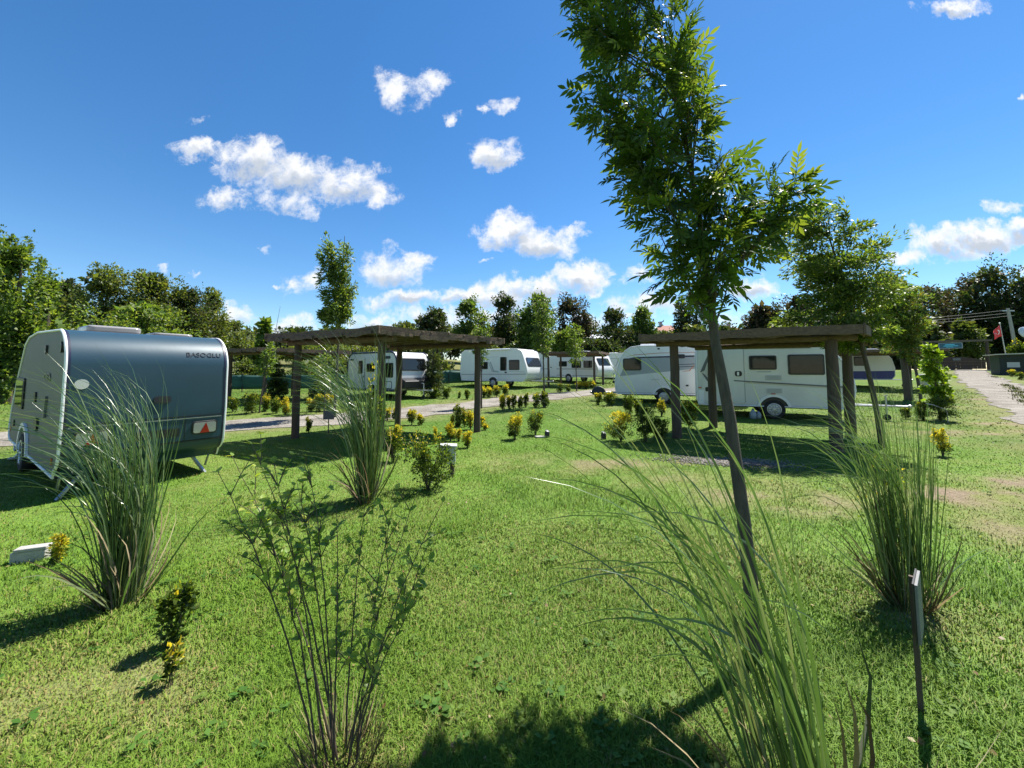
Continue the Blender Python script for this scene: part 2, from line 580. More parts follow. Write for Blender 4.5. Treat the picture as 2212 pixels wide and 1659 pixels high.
# ------------------------------------------------------------------ the ground
# worn and bare places: (u, v, half-width m, half-depth m, dryness, bareness)
WORN = []
for (u, v, rx, ry, dry, bare) in [
        (60, 1640, 0.9, 0.55, .75, .12), (160, 1480, 0.6, 0.4, .5, .05), (330, 1480, 0.35, 0.2, .5, .25),
        (1330, 1000, 1.3, 0.45, .7, .45), (1480, 1040, 1.2, 0.40, .7, .45), (1640, 1070, 1.0, 0.35, .65, .5), (1820, 1095, 1.0, 0.4, .7, .6),
        (2130, 1075, 1.0, 0.45, .9, .75), (2050, 1060, 0.8, 0.35, .7, .7), (2200, 1150, 0.6, 0.5, .8, .55), (2190, 1040, .9, .4, .7, .8),
        (1570, 998, .8, .22, .8, .9), (1250, 1010, 1.0, 0.5, .55, .2), (1240, 1200, 0.6, 0.5, .45, 0), (880, 1250, 0.5, 0.5, .35, 0), (1040, 1010, .9, .6, .5, .15),
        (1320, 880, 1.8, .6, .5, .1), (2100, 935, 1.6, .5, .8, .7), (2060, 880, 1.2, .5, .6, .3), (2150, 915, 1.2, .4, .7, .6), (2130, 862, 1.5, .4, .7, .7),
        (1900, 905, 1.5, .4, .5, .2), (1120, 985, .8, .4, .4, .1), (600, 1150, .5, .4, .35, 0), (1950, 1330, .45, .3, .4, .35), (270, 1310, .35, .25, .4, .5), (740, 1650, .3, .2, .5, .4)]:
    p = gp(u, v)
    WORN.append((p.x, p.y, rx * .85, ry * .85, dry * .85, bare))


def road_dist(x, y):
    """signed distances (negative inside) to the two gravel roads"""
    d1 = poly_dist(x, y, ROAD1) - 1.25 - 0.35 * (fbm(x, y, 1.6, 5) - 0.5) * 2
    d2 = poly_dist(x, y, ROAD2) - 1.45 - 0.55 * (fbm(x, y, 2.0, 9) - 0.5) * 2
    return np.minimum(d1, d2)


ROAD1 = [(-26, 3.0), (-14, 8.0), (-8.1, 10.9), (-5.6, 12.6), (-3.4, 14.6), (0.8, 19.3), (4.7, 22.4), (7.5, 25.0), (14, 31)]
ROAD2 = [(9.0, 3.0), (12.6, 7.3), (19.6, 13.8), (30, 23.3), (45, 37.2), (75, 63.2), (90, 77)]


def poly_dist(x, y, P):
    best = np.full(np.shape(x), 1e9)
    for (ax, ay), (bx, by) in zip(P[:-1], P[1:]):
        dx, dy = bx - ax, by - ay
        t = np.clip(((x - ax) * dx + (y - ay) * dy) / (dx * dx + dy * dy), 0, 1)
        best = np.minimum(best, np.hypot(x - ax - t * dx, y - ay - t * dy))
    return best


def fields(x, y):
    x = np.asarray(x, np.float64); y = np.asarray(y, np.float64)
    n1 = fbm(x, y, 1.3, 1); n2 = fbm(x, y, 0.35, 2, 3); n3 = fbm(x, y, 5.0, 3)
    dry = 0.20 + 0.9 * (n1 - 0.5) + 0.7 * (n2 - 0.5) + 0.5 * (n3 - 0.5)
    bare = 0.10 * (n2 - 0.55)
    for (cx, cy, rx, ry, d, b) in WORN:
        g = np.exp(-(((x - cx) / rx) ** 2 + ((y - cy) / ry) ** 2) * 0.9)
        dry = dry + d * g * (0.55 + 0.9 * n2)
        bare = bare + b * g * np.clip((n2 - 0.36) * 4.2, 0, 1.3)
    rd = road_dist(x, y)
    near = np.exp(-np.clip(rd, 0, 9) * 1.6)
    dry = dry + 0.5 * near; bare = bare + 0.4 * near * n2 * 1.5
    return np.clip(dry, 0, 1), np.clip(bare, 0, 1), rd


def axis(lo, hi, fine_lo, fine_hi, step, g=1.16):
    a = list(np.arange(fine_lo, fine_hi + 1e-6, step))
    s, p = step, fine_hi
    while p < hi:
        s *= g; p += s; a.append(p)
    s, p = step, fine_lo
    while p > lo:
        s *= g; p -= s; a.insert(0, p)
    return np.array(a)


def ground_material():
    m = bpy.data.materials.new('lawn_ground'); m.use_nodes = True
    nt = m.node_tree; N, L = nt.nodes, nt.links
    bs = N['Principled BSDF']; bs.inputs['Roughness'].default_value = 0.95; bs.inputs['Specular IOR Level'].default_value = 0.1
    a = N.new('ShaderNodeAttribute'); a.attribute_name = 'col'
    tc = N.new('ShaderNodeTexCoord')
    n1 = N.new('ShaderNodeTexNoise'); n1.inputs['Scale'].default_value = 14; n1.inputs['Detail'].default_value = 8; n1.inputs['Roughness'].default_value = 0.75
    L.new(tc.outputs['Object'], n1.inputs['Vector'])
    r = N.new('ShaderNodeMapRange'); r.inputs['From Min'].default_value = 0.25; r.inputs['From Max'].default_value = 0.75
    r.inputs['To Min'].default_value = 0.45; r.inputs['To Max'].default_value = 1.55
    L.new(n1.outputs['Fac'], r.inputs['Value'])
    sc = N.new('ShaderNodeVectorMath'); sc.operation = 'SCALE'
    L.new(a.outputs['Color'], sc.inputs[0]); L.new(r.outputs[0], sc.inputs['Scale'])
    L.new(sc.outputs[0], bs.inputs['Base Color'])
    n2 = N.new('ShaderNodeTexNoise'); n2.inputs['Scale'].default_value = 45; n2.inputs['Detail'].default_value = 5
    L.new(tc.outputs['Object'], n2.inputs['Vector'])
    b = N.new('ShaderNodeBump'); b.inputs['Strength'].default_value = 0.9; b.inputs['Distance'].default_value = 0.03
    L.new(n2.outputs['Fac'], b.inputs['Height']); L.new(b.outputs[0], bs.inputs['Normal'])
    return m


GREEN, GREEN2, STRAW, SOIL = np.array((.095, .165, .026)), np.array((.065, .13, .022)), np.array((.24, .215, .085)), np.array((.20, .155, .11))


def build_ground():
    xs = axis(-900, 900, -13, 16, 0.15); ys = axis(-60, 1500, 0.8, 17, 0.14)
    X, Y = np.meshgrid(xs, ys)
    Z = tz(X, Y) - 0.004
    dry, bare, rd = fields(X, Y)
    far = smooth01((np.hypot(X, Y) - 5) / 12)
    g = GREEN2 + (GREEN - GREEN2) * fbm(X, Y, 2.2, 21)[..., None]
    g = g * (1.32 - 0.40 * far)[..., None] * (0.8 + 0.4 * fbm(X, Y, 0.9, 61))[..., None]  # near ground lightened against blade shadows, far ground darkened to stand for them
    col = g + (STRAW * (0.8 + 0.2 * far)[..., None] - g) * (dry * 0.55)[..., None]
    col = col + (SOIL - col) * bare[..., None]
    hill = smooth01((Y - 31) / 9) * smooth01((2 - X) / 8)
    hill = hill * (0.35 + 0.65 * fbm(X, Y, 6, 31))
    col = col + (np.array((.16, .145, .07)) - col) * hill[..., None]
    ny, nx = X.shape
    V = np.stack([X, Y, Z], -1).reshape(-1, 3)
    i = np.arange(ny * nx).reshape(ny, nx)
    F = np.stack([i[:-1, :-1], i[:-1, 1:], i[1:, 1:], i[1:, :-1]], -1).reshape(-1, 4)
    o = link(bpy.data.objects.new('lawn_ground', fast_mesh('lawn_ground', V, F, ground_material(), col.reshape(-1, 3), True)))
    o['kind'] = 'structure'; o['label'] = 'campsite lawn ground with worn dry patches'


build_ground()


def gravel_material():
    m = bpy.data.materials.new('gravel'); m.use_nodes = True
    nt = m.node_tree; N, L = nt.nodes, nt.links
    bs = N['Principled BSDF']; bs.inputs['Roughness'].default_value = 0.95; bs.inputs['Specular IOR Level'].default_value = 0.15
    tc = N.new('ShaderNodeTexCoord')
    vo = N.new('ShaderNodeTexVoronoi'); vo.inputs['Scale'].default_value = 28
    L.new(tc.outputs['Object'], vo.inputs['Vector'])
    n1 = N.new('ShaderNodeTexNoise'); n1.inputs['Scale'].default_value = 1.1; n1.inputs['Detail'].default_value = 9; n1.inputs['Roughness'].default_value = 0.7
    L.new(tc.outputs['Object'], n1.inputs['Vector'])
    cr = N.new('ShaderNodeValToRGB')
    cr.color_ramp.elements[0].position = 0.3; cr.color_ramp.elements[0].color = (.12, .105, .085, 1)
    cr.color_ramp.elements[1].position = 0.66; cr.color_ramp.elements[1].color = (.27, .25, .22, 1)
    L.new(n1.outputs['Fac'], cr.inputs[0])
    sp = N.new('ShaderNodeSeparateXYZ'); L.new(vo.outputs['Color'], sp.inputs[0])
    r = N.new('ShaderNodeMapRange'); r.inputs['To Min'].default_value = 0.7; r.inputs['To Max'].default_value = 1.25
    L.new(sp.outputs[0], r.inputs['Value'])
    sc = N.new('ShaderNodeVectorMath'); sc.operation = 'SCALE'
    L.new(cr.outputs[0], sc.inputs[0]); L.new(r.outputs[0], sc.inputs['Scale'])
    L.new(sc.outputs[0], bs.inputs['Base Color'])
    b = N.new('ShaderNodeBump'); b.inputs['Strength'].default_value = 0.7; b.inputs['Distance'].default_value = 0.02
    L.new(vo.outputs['Distance'], b.inputs['Height']); L.new(b.outputs[0], bs.inputs['Normal'])
    return m


M_GRAVEL = gravel_material()


def resample(P, step):
    P = [np.array(p, float) for p in P]
    # Catmull-Rom through the points
    out = []
    for i in range(len(P) - 1):
        p0, p1, p2, p3 = P[max(i - 1, 0)], P[i], P[i + 1], P[min(i + 2, len(P) - 1)]
        n = max(2, int(np.linalg.norm(p2 - p1) / step))
        for k in range(n):
            t = k / n
            out.append(0.5 * ((2 * p1) + (-p0 + p2) * t + (2 * p0 - 5 * p1 + 4 * p2 - p3) * t * t + (-p0 + 3 * p1 - 3 * p2 + p3) * t ** 3))
    out.append(P[-1])
    return np.array(out)


def build_road(name, label, P, hw, seed, lift):
    c = resample(P, 0.16)
    t = np.gradient(c, axis=0); t /= np.linalg.norm(t, axis=1)[:, None]
    nrm = np.stack([-t[:, 1], t[:, 0]], 1)
    s = np.cumsum(np.r_[0, np.linalg.norm(np.diff(c, axis=0), axis=1)])
    wl = hw + 1.3 * (fbm(s, s * 0 + 3, 1.7, seed) - 0.5) + 0.4 * (fbm(s, s * 0, 0.4, seed + 7) - 0.5)
    wr = hw + 1.3 * (fbm(s, s * 0 + 9, 1.7, seed + 1) - 0.5) + 0.4 * (fbm(s, s * 0, 0.4, seed + 11) - 0.5)
    k = 9
    V = []
    for j in range(k):
        f = j / (k - 1)
        o = -wl + (wl + wr) * f
        xy = c + nrm * o[:, None]
        z = tz(xy[:, 0], xy[:, 1]) + lift + 0.0005 * np.abs(xy[:, 1]) + 0.012 * math.sin(PI * f)
        V.append(np.column_stack([xy, z]))
    V = np.stack(V, 1)
    n = len(c)
    i = np.arange(n * k).reshape(n, k)
    F = np.stack([i[:-1, :-1], i[:-1, 1:], i[1:, 1:], i[1:, :-1]], -1).reshape(-1, 4)
    o = link(bpy.data.objects.new(name, fast_mesh(name, V.reshape(-1, 3), F, M_GRAVEL, None, True)))
    o['kind'] = 'structure'; o['label'] = label


build_road('gravel_road', 'pale gravel road winding across the lawn behind the pergolas', ROAD1, 1.2, 3, 0.004)
build_road('gravel_road', 'wide gravel road leading to the entrance gate', ROAD2, 1.45, 13, 0.006)


GRAVEL_C = gp(1570, 998)


def pebbles():
    g = np.random.default_rng(3)
    V, F = [], []
    n = 2600
    a = g.normal(0, .52, n); b = g.normal(0, .17, n)
    x = GRAVEL_C.x + a * math.cos(R(-14)) - b * math.sin(R(-14)); y = GRAVEL_C.y + a * math.sin(R(-14)) + b * math.cos(R(-14))
    s = g.uniform(.007, .021, n)
    o = np.array([(1, 0, 0), (0, 1, 0), (-1, 0, 0), (0, -1, 0), (0, 0, .7), (0, 0, -.5)])
    P = o[None] * s[:, None, None] * g.uniform(.6, 1.3, (n, 6, 1))
    an = g.uniform(0, 2 * PI, n); ca, sa = np.cos(an)[:, None], np.sin(an)[:, None]
    P = np.stack([P[..., 0] * ca - P[..., 1] * sa + x[:, None], P[..., 0] * sa + P[..., 1] * ca + y[:, None], P[..., 2] + (tz(x, y) + s * .35)[:, None]], -1)
    f = np.array([(0, 1, 4), (1, 2, 4), (2, 3, 4), (3, 0, 4), (1, 0, 5), (2, 1, 5), (3, 2, 5), (0, 3, 5)])
    F = (np.arange(n) * 6)[:, None, None] + f[None]
    ob = link(bpy.data.objects.new('gravel_stones', fast_mesh('gravel_stones', P.reshape(-1, 3), F.reshape(-1, 3), M_GRAVEL)))
    ob['kind'] = 'stuff'; ob['label'] = 'spilled grey gravel stones in the lawn before the right pergola'; ob['category'] = 'gravel'


pebbles()

# tufts in the middle of the right road and grass over the whole lawn
rng = np.random.default_rng(11)


def blades(n, name, label, rmin, rmax, seed, hscale=1.0):
    g = np.random.default_rng(seed)
    r = np.exp(g.uniform(np.log(rmin), np.log(rmax), n)); th = g.uniform(-R(66), R(66), n)
    x, y = r * np.sin(th), r * np.cos(th)
    dry, bare, rd = fields(x, y)
    lush = fbm(x, y, 0.55, 41, 3)
    keep = (rd > -0.1 + 0.35 * (g.random(n) - 0.5)) & (g.random(n) > bare * 0.8) & (g.random(n) < 1.05 - 0.35 * dry)
    gd = np.hypot((x - GRAVEL_C.x) / 1.0, (y - GRAVEL_C.y) / 0.32)
    keep &= (gd > 0.45 + 0.6 * g.random(n))
    x, y, r, dry, lush, bare = (a[keep] for a in (x, y, r, dry, lush, bare))
    m = len(x)
    lod = np.maximum(1.0, r / 2.2)
    h = (0.016 + 0.034 * lush ** 1.6 * 1.5 + g.exponential(0.006, m)) * (1 - 0.4 * dry) * hscale * np.clip(1.2 - 0.055 * r, .42, 1.1)
    w = g.uniform(0.0014, 0.0026, m) * lod ** 0.72
    az = g.uniform(0, 2 * PI, m)
    lean = np.abs(g.normal(0.6, 0.4, m))
    dx, dy = np.cos(az), np.sin(az)
    fa = az + PI / 2 + g.normal(0, 0.4, m)
    sx, sy = np.cos(fa) * w, np.sin(fa) * w
    z0 = tz(x, y) - 0.006
    c1 = np.array((.168, .298, .030)); c2 = np.array((.115, .235, .024)); c3 = np.array((.24, .325, .045)); st = np.array((.42, .37, .14))
    q = g.random(m)[:, None]; q2 = (g.random(m) ** 2)[:, None]
    base = c2 + (c1 - c2) * q; base = base + (c3 - base) * q2 * 0.6
    isdry = (g.random(m) < dry * 0.40 + 0.006)[:, None]
    col = np.where(isdry, st * (0.6 + 0.35 * q), base * (1 - .15 * dry[:, None]) + st * 0.2 * dry[:, None])
    root = np.stack([x, y, z0], -1); sd = np.stack([sx, sy, 0 * sx], -1)
    mid = np.stack([x + dx * h * lean * 0.35, y + dy * h * lean * 0.35, z0 + h * 0.62], -1)
    tip = np.stack([x + dx * h * lean, y + dy * h * lean, z0 + h * np.clip(1.05 - 0.25 * lean, .35, 1)], -1)
    n5 = r < 4.2
    V1 = np.stack([root - sd, root + sd, mid - sd * .8, mid + sd * .8, tip], 1)[n5]
    b = (np.arange(len(V1)) * 5)[:, None]
    F1 = np.concatenate([b + np.array([0, 1, 3]), b + np.array([0, 3, 2]), b + np.array([2, 3, 4])])
    V2 = np.stack([root - sd, root + sd, tip], 1)[~n5]
    F2 = (np.arange(len(V2)) * 3)[:, None] + np.arange(3) + len(V1) * 5
    V = np.concatenate([V1.reshape(-1, 3), V2.reshape(-1, 3)]); F = np.concatenate([F1, F2])
    cols = np.concatenate([np.repeat(col[n5], 5, 0), np.repeat(col[~n5], 3, 0)])
    o = link(bpy.data.objects.new(name, fast_mesh(name, V.reshape(-1, 3), F, M_GRASS, cols.reshape(-1, 3))))
    o['kind'] = 'stuff'; o['label'] = label; o['category'] = 'grass'
    return o


blades(780000, 'lawn_grass', 'short mown green grass with straw coloured blades covering the lawn', 1.15, 18.0, 5)


def far_grass():
    g = np.random.default_rng(55)
    n = 110000
    r = np.sqrt(g.uniform(10 ** 2, 38 ** 2, n)); th = g.uniform(-R(64), R(64), n)
    x, y = r * np.sin(th), r * np.cos(th)
    dry, bare, rd = fields(x, y)
    keep = (rd > .15 * g.random(n)) & (g.random(n) > bare) & (g.random(n) < np.clip((r - 9) / 8, .2, 1))
    x, y, r, dry = x[keep], y[keep], r[keep], dry[keep]
    m = len(x)
    h = g.uniform(.015, .05, m) * (.6 + r / 40); w = g.uniform(.010, .022, m) * (.5 + r / 30)
    a = g.uniform(0, PI, m); b = g.uniform(0, 2 * PI, m); z = tz(x, y) - .004
    V = np.stack([np.stack([x - np.cos(a) * w, y - np.sin(a) * w, z], -1), np.stack([x + np.cos(a) * w, y + np.sin(a) * w, z], -1), np.stack([x + np.cos(b) * h * .8, y + np.sin(b) * h * .8, z + h], -1)], 1)
    q = g.random((m, 1))
    col = np.array((.10, .20, .025)) * (1 - q) + np.array((.19, .28, .04)) * q
    col = col + (np.array((.30, .26, .11)) - col) * (dry[:, None] * .45)
    o = link(bpy.data.objects.new('far_lawn_grass', fast_mesh('far_lawn_grass', V.reshape(-1, 3), np.arange(m * 3).reshape(-1, 3), M_GRASS, np.repeat(col, 3, 0))))
    o['kind'] = 'stuff'; o['label'] = 'short uneven lawn grass in the distance around the caravans'; o['category'] = 'grass'


far_grass()


def road_tufts():
    g = np.random.default_rng(77)
    V, F, K = [], [], []
    for (u, v, rr, n) in [(2148, 815, 1.5, 120), (2175, 834, 1.3, 160), (2188, 840, 1.2, 160), (2200, 848, 1.2, 200), (2212, 858, 1.0, 200), (2225, 872, 1.0, 200)]:
        p = gp(u, v)
        for _ in range(n):
            t = g.normal(0, rr); s = g.normal(0, 0.16)
            x, y = p.x + .74 * t + .67 * s, p.y + .67 * t - .74 * s
            h = g.uniform(.05, .14); a = g.uniform(0, PI); w = .03
            b = len(V); z = gz(x, y) + .01
            V += [(x - w * math.cos(a), y - w * math.sin(a), z), (x + w * math.cos(a), y + w * math.sin(a), z), (x + g.normal(0, .04), y + g.normal(0, .04), z + h)]
            F.append((b, b + 1, b + 2)); c = (.13, .17, .05) if g.random() < .6 else (.25, .23, .1); K += [c] * 3
    o = link(bpy.data.objects.new('road_grass', fast_mesh('road_grass', V, F, M_GRASS, np.array(K))))
    o['kind'] = 'stuff'; o['label'] = 'low grass strip growing along the middle of the gravel road to the gate'; o['category'] = 'grass'


road_tufts()


def weeds():
    """broad-leaved weeds and clover in the lawn, and fallen dry leaves"""
    g = np.random.default_rng(19)
    n = 520
    r = np.exp(g.uniform(np.log(1.3), np.log(11), n)); th = g.uniform(-R(60), R(60), n)
    cx, cy = r * np.sin(th), r * np.cos(th)
    ok = (fbm(cx, cy, 1.2, 71) > .46) & (road_dist(cx, cy) > .2)
    cx, cy = cx[ok], cy[ok]
    V, F, K = [], [], []
    for x, y in zip(cx, cy):
        k = g.integers(5, 10); sz = g.uniform(.018, .045)
        tone = np.array(((.06, .14, .022), (.09, .18, .03), (.12, .19, .035))[g.integers(3)])
        for j in range(k):
            a = 2 * PI * j / k + g.uniform(-.3, .3); l = sz * g.uniform(.7, 1.2); w = l * .38; e = g.uniform(.15, .6)
            ox, oy = x + g.normal(0, sz * .5), y + g.normal(0, sz * .5); z = gz(x, y) + g.uniform(.012, .03)
            ca, sa = math.cos(a), math.sin(a)
            b = len(V)
            V += [(ox, oy, z), (ox + ca * l * .55 - sa * w, oy + sa * l * .55 + ca * w, z + l * e * .6), (ox + ca * l, oy + sa * l, z + l * e * .75), (ox + ca * l * .55 + sa * w, oy + sa * l * .55 - ca * w, z + l * e * .6)]
            F.append((b, b + 1, b + 2, b + 3)); K += [tone * g.uniform(.8, 1.2)] * 4
    o = link(bpy.data.objects.new('lawn_weeds', fast_mesh('lawn_weeds', V, F, M_GRASS, np.array(K))))
    o['kind'] = 'stuff'; o['label'] = 'small broad leaved weeds and clover scattered in the lawn'; o['category'] = 'weeds'
    n = 420
    r = np.exp(g.uniform(np.log(1.3), np.log(12), n)); th = g.uniform(-R(60), R(60), n)
    x, y = r * np.sin(th), r * np.cos(th)
    V, F, K = [], [], []
    for a_, b_ in zip(x, y):
        l = g.uniform(.012, .03); a = g.uniform(0, 2 * PI); z = gz(a_, b_) + g.uniform(.02, .04); w = l * .4
        ca, sa = math.cos(a), math.sin(a); t = g.normal(0, .35) * l
        b = len(V)
        V += [(a_, b_, z), (a_ + ca * l * .5 - sa * w, b_ + sa * l * .5 + ca * w, z + t), (a_ + ca * l, b_ + sa * l, z + t * .3), (a_ + ca * l * .5 + sa * w, b_ + sa * l * .5 - ca * w, z - t * .3)]
        F.append((b, b + 1, b + 2, b + 3)); K += [np.array(((.30, .20, .09), (.22, .13, .06), (.36, .29, .12))[g.integers(3)])] * 4
    o = link(bpy.data.objects.new('leaf_litter', fast_mesh('leaf_litter', V, F, M_LEAF, np.array(K))))
    o['kind'] = 'stuff'; o['label'] = 'dry brown fallen leaves scattered on the lawn'; o['category'] = 'leaf litter'


weeds()

# ------------------------------------------------------------------ pergolas
def plank(name, a, b, up, w, t, m, parent, rg, seg=7, wob=0.012):
    """rough sawn plank from a to b; w across, t thick along up"""
    a, b, up = Vector(a), Vector(b), Vector(up).normalized()
    d = (b - a).normalized(); s = d.cross(up).normalized()
    mb = MB(); vs = []
    for i in range(seg + 1):
        f = i / seg
        c = a.lerp(b, f) + up * rg.uniform(-wob, wob) * 0.6
        w0, w1 = w / 2 + rg.uniform(-wob, wob), w / 2 + rg.uniform(-wob, wob)
        tt = t * rg.uniform(0.88, 1.1)
        vs += [c - s * w0, c + s * w1, c + s * w1 * 0.97 + up * tt, c - s * w0 * 0.97 + up * tt]
    fs = [(0, 1, 2, 3)[::-1], tuple(seg * 4 + k for k in range(4))]
    for i in range(seg):
        for k in range(4):
            k2 = (k + 1) % 4
            fs.append((i * 4 + k, i * 4 + k2, i * 4 + 4 + k2, i * 4 + 4 + k))
    mb.add(vs, fs)
    return mb.build(name, m, parent)


def pergola(label, O, e1, e2, h, over, seed, nplank=15, post_r=0.085, eb=.15, group='wooden pergolas on the lawn'):
    """O: foot of one corner post, e1/e2: vectors to the neighbouring posts"""
    rg = random.Random(seed)
    O = Vector((O[0], O[1], gz(O[0], O[1]))); e1, e2 = Vector((*e1, 0)), Vector((*e2, 0))
    t = thing('pergola', label, 'pergola', O, 0, group)
    n1, n2 = e1.normalized(), e2.normalized()
    up = Vector((0, 0, 1))
    for a, b in ((0, 0), (1, 0), (0, 1), (1, 1)):
        f = e1 * a + e2 * b
        z0 = gz(O.x + f.x, O.y + f.y) - O.z - 0.06
        lx, ly = rg.uniform(-.03, .03), rg.uniform(-.03, .03)
        pts, rad = [], []
        for k in range(9):
            q = k / 8
            pts.append((f.x + lx * q + rg.uniform(-.006, .006), f.y + ly * q + rg.uniform(-.006, .006), z0 + (h - .12 - z0) * q))
            rad.append(post_r * (1.06 - 0.14 * q) * rg.uniform(.97, 1.03))
        MB().tube(pts, rad, 12, jit=.035, rng=rg).build('post', M_POST, t, smooth=True)
    # bearing beams along e1, joists along e2, boards on top along e1, edge boards all round
    for b in (0, 1):
        f = e2 * b
        MB().tube([f - n1 * (over * .8) + up * (h - .08), f + e1 * .5 + up * (h - .07), f + e1 + n1 * (over * .8) + up * (h - .08)], [.07, .075, .068], 10, jit=.05, rng=rg).build('beam', M_WOOD, t, smooth=True)
    nj = 6
    for k in range(nj):
        f = e1 * (k / (nj - 1) * 1.0)
        plank('joist', f - n2 * (over * .92) + up * (h - .005), f + e2 + n2 * (over * .92) + up * (h - .005), up, .07, .075, M_WOOD, t, rg)
    L2 = e2.length + 2 * over
    w = L2 / nplank
    for k in range(nplank):
        f = n2 * (-over + w * (k + .5))
        plank('roof_plank', f - n1 * (over + rg.uniform(-.04, .05)) + up * (h + .076 + rg.uniform(0, .012)), f + e1 + n1 * (over + rg.uniform(-.04, .05)) + up * (h + .076 + rg.uniform(0, .012)), up, w * rg.uniform(.86, .97), .026, M_WOOD, t, rg, wob=.010)
    o1, o2 = over + .03, over + .035
    c00, c10 = -n1 * o1 - n2 * o2, e1 + n1 * o1 - n2 * o2
    c01, c11 = e2 - n1 * o1 + n2 * o2, e1 + e2 + n1 * o1 + n2 * o2
    for a, b, g in ((c00, c10, .0), (c10, c11, .02), (c11, c01, .0), (c01, c00, .02)):
        d = (b - a).normalized()
        side = d.cross(up)
        a2, b2 = a - d * .03 * (g > 0), b + d * .03 * (g > 0)
        plank('edge_board', a2 + up * (h + .045), b2 + up * (h + .05), side, eb, .038, M_WOOD, t, rg, seg=13, wob=.024)
        nk = 4
        for k in range(nk):
            f0 = (k + rg.uniform(.0, .25)) / nk; f1 = (k + rg.uniform(.75, 1.0)) / nk
            q0, q1 = a.lerp(b, f0) - side * .05, a.lerp(b, f1) - side * .05
            plank('under_slab', q0 + up * (h - .01 + rg.uniform(-.03, .02)), q1 + up * (h - .01 + rg.uniform(-.03, .02)), side, rg.uniform(.05, .09), .03, M_WOOD, t, rg, seg=6, wob=.018)
    return t


B = (-2.69, 7.97)
pergola('near left wooden pergola with dark flat roof behind the tall pampas clump', B, (-2.41, 1.2), (1.79, 2.1), 2.32, .42, 3)
pergola('far wooden pergola across the gravel road beside the grey caravan', (-10.88, 17.0), (-2.41, 1.2), (1.79, 2.1), 2.30, .62, 8)
pergola('right wooden pergola with thick plank roof in front of white caravan', (3.87, 9.17), (2.44, -1.57), (1.73, 1.66), 2.30, .50, 5, post_r=.105, eb=.19)
pergola('distant dark pergola before the blue and white caravan', (19.9, 24.6), (5.0, -1.9), (1.2, 2.6), 2.35, .4, 9, post_r=.07)
pergola('small distant pergola between the two white caravans beyond the road', (2.6, 27.4), (3.0, -1.2), (1.2, 2.6), 2.3, .35, 14, post_r=.08)


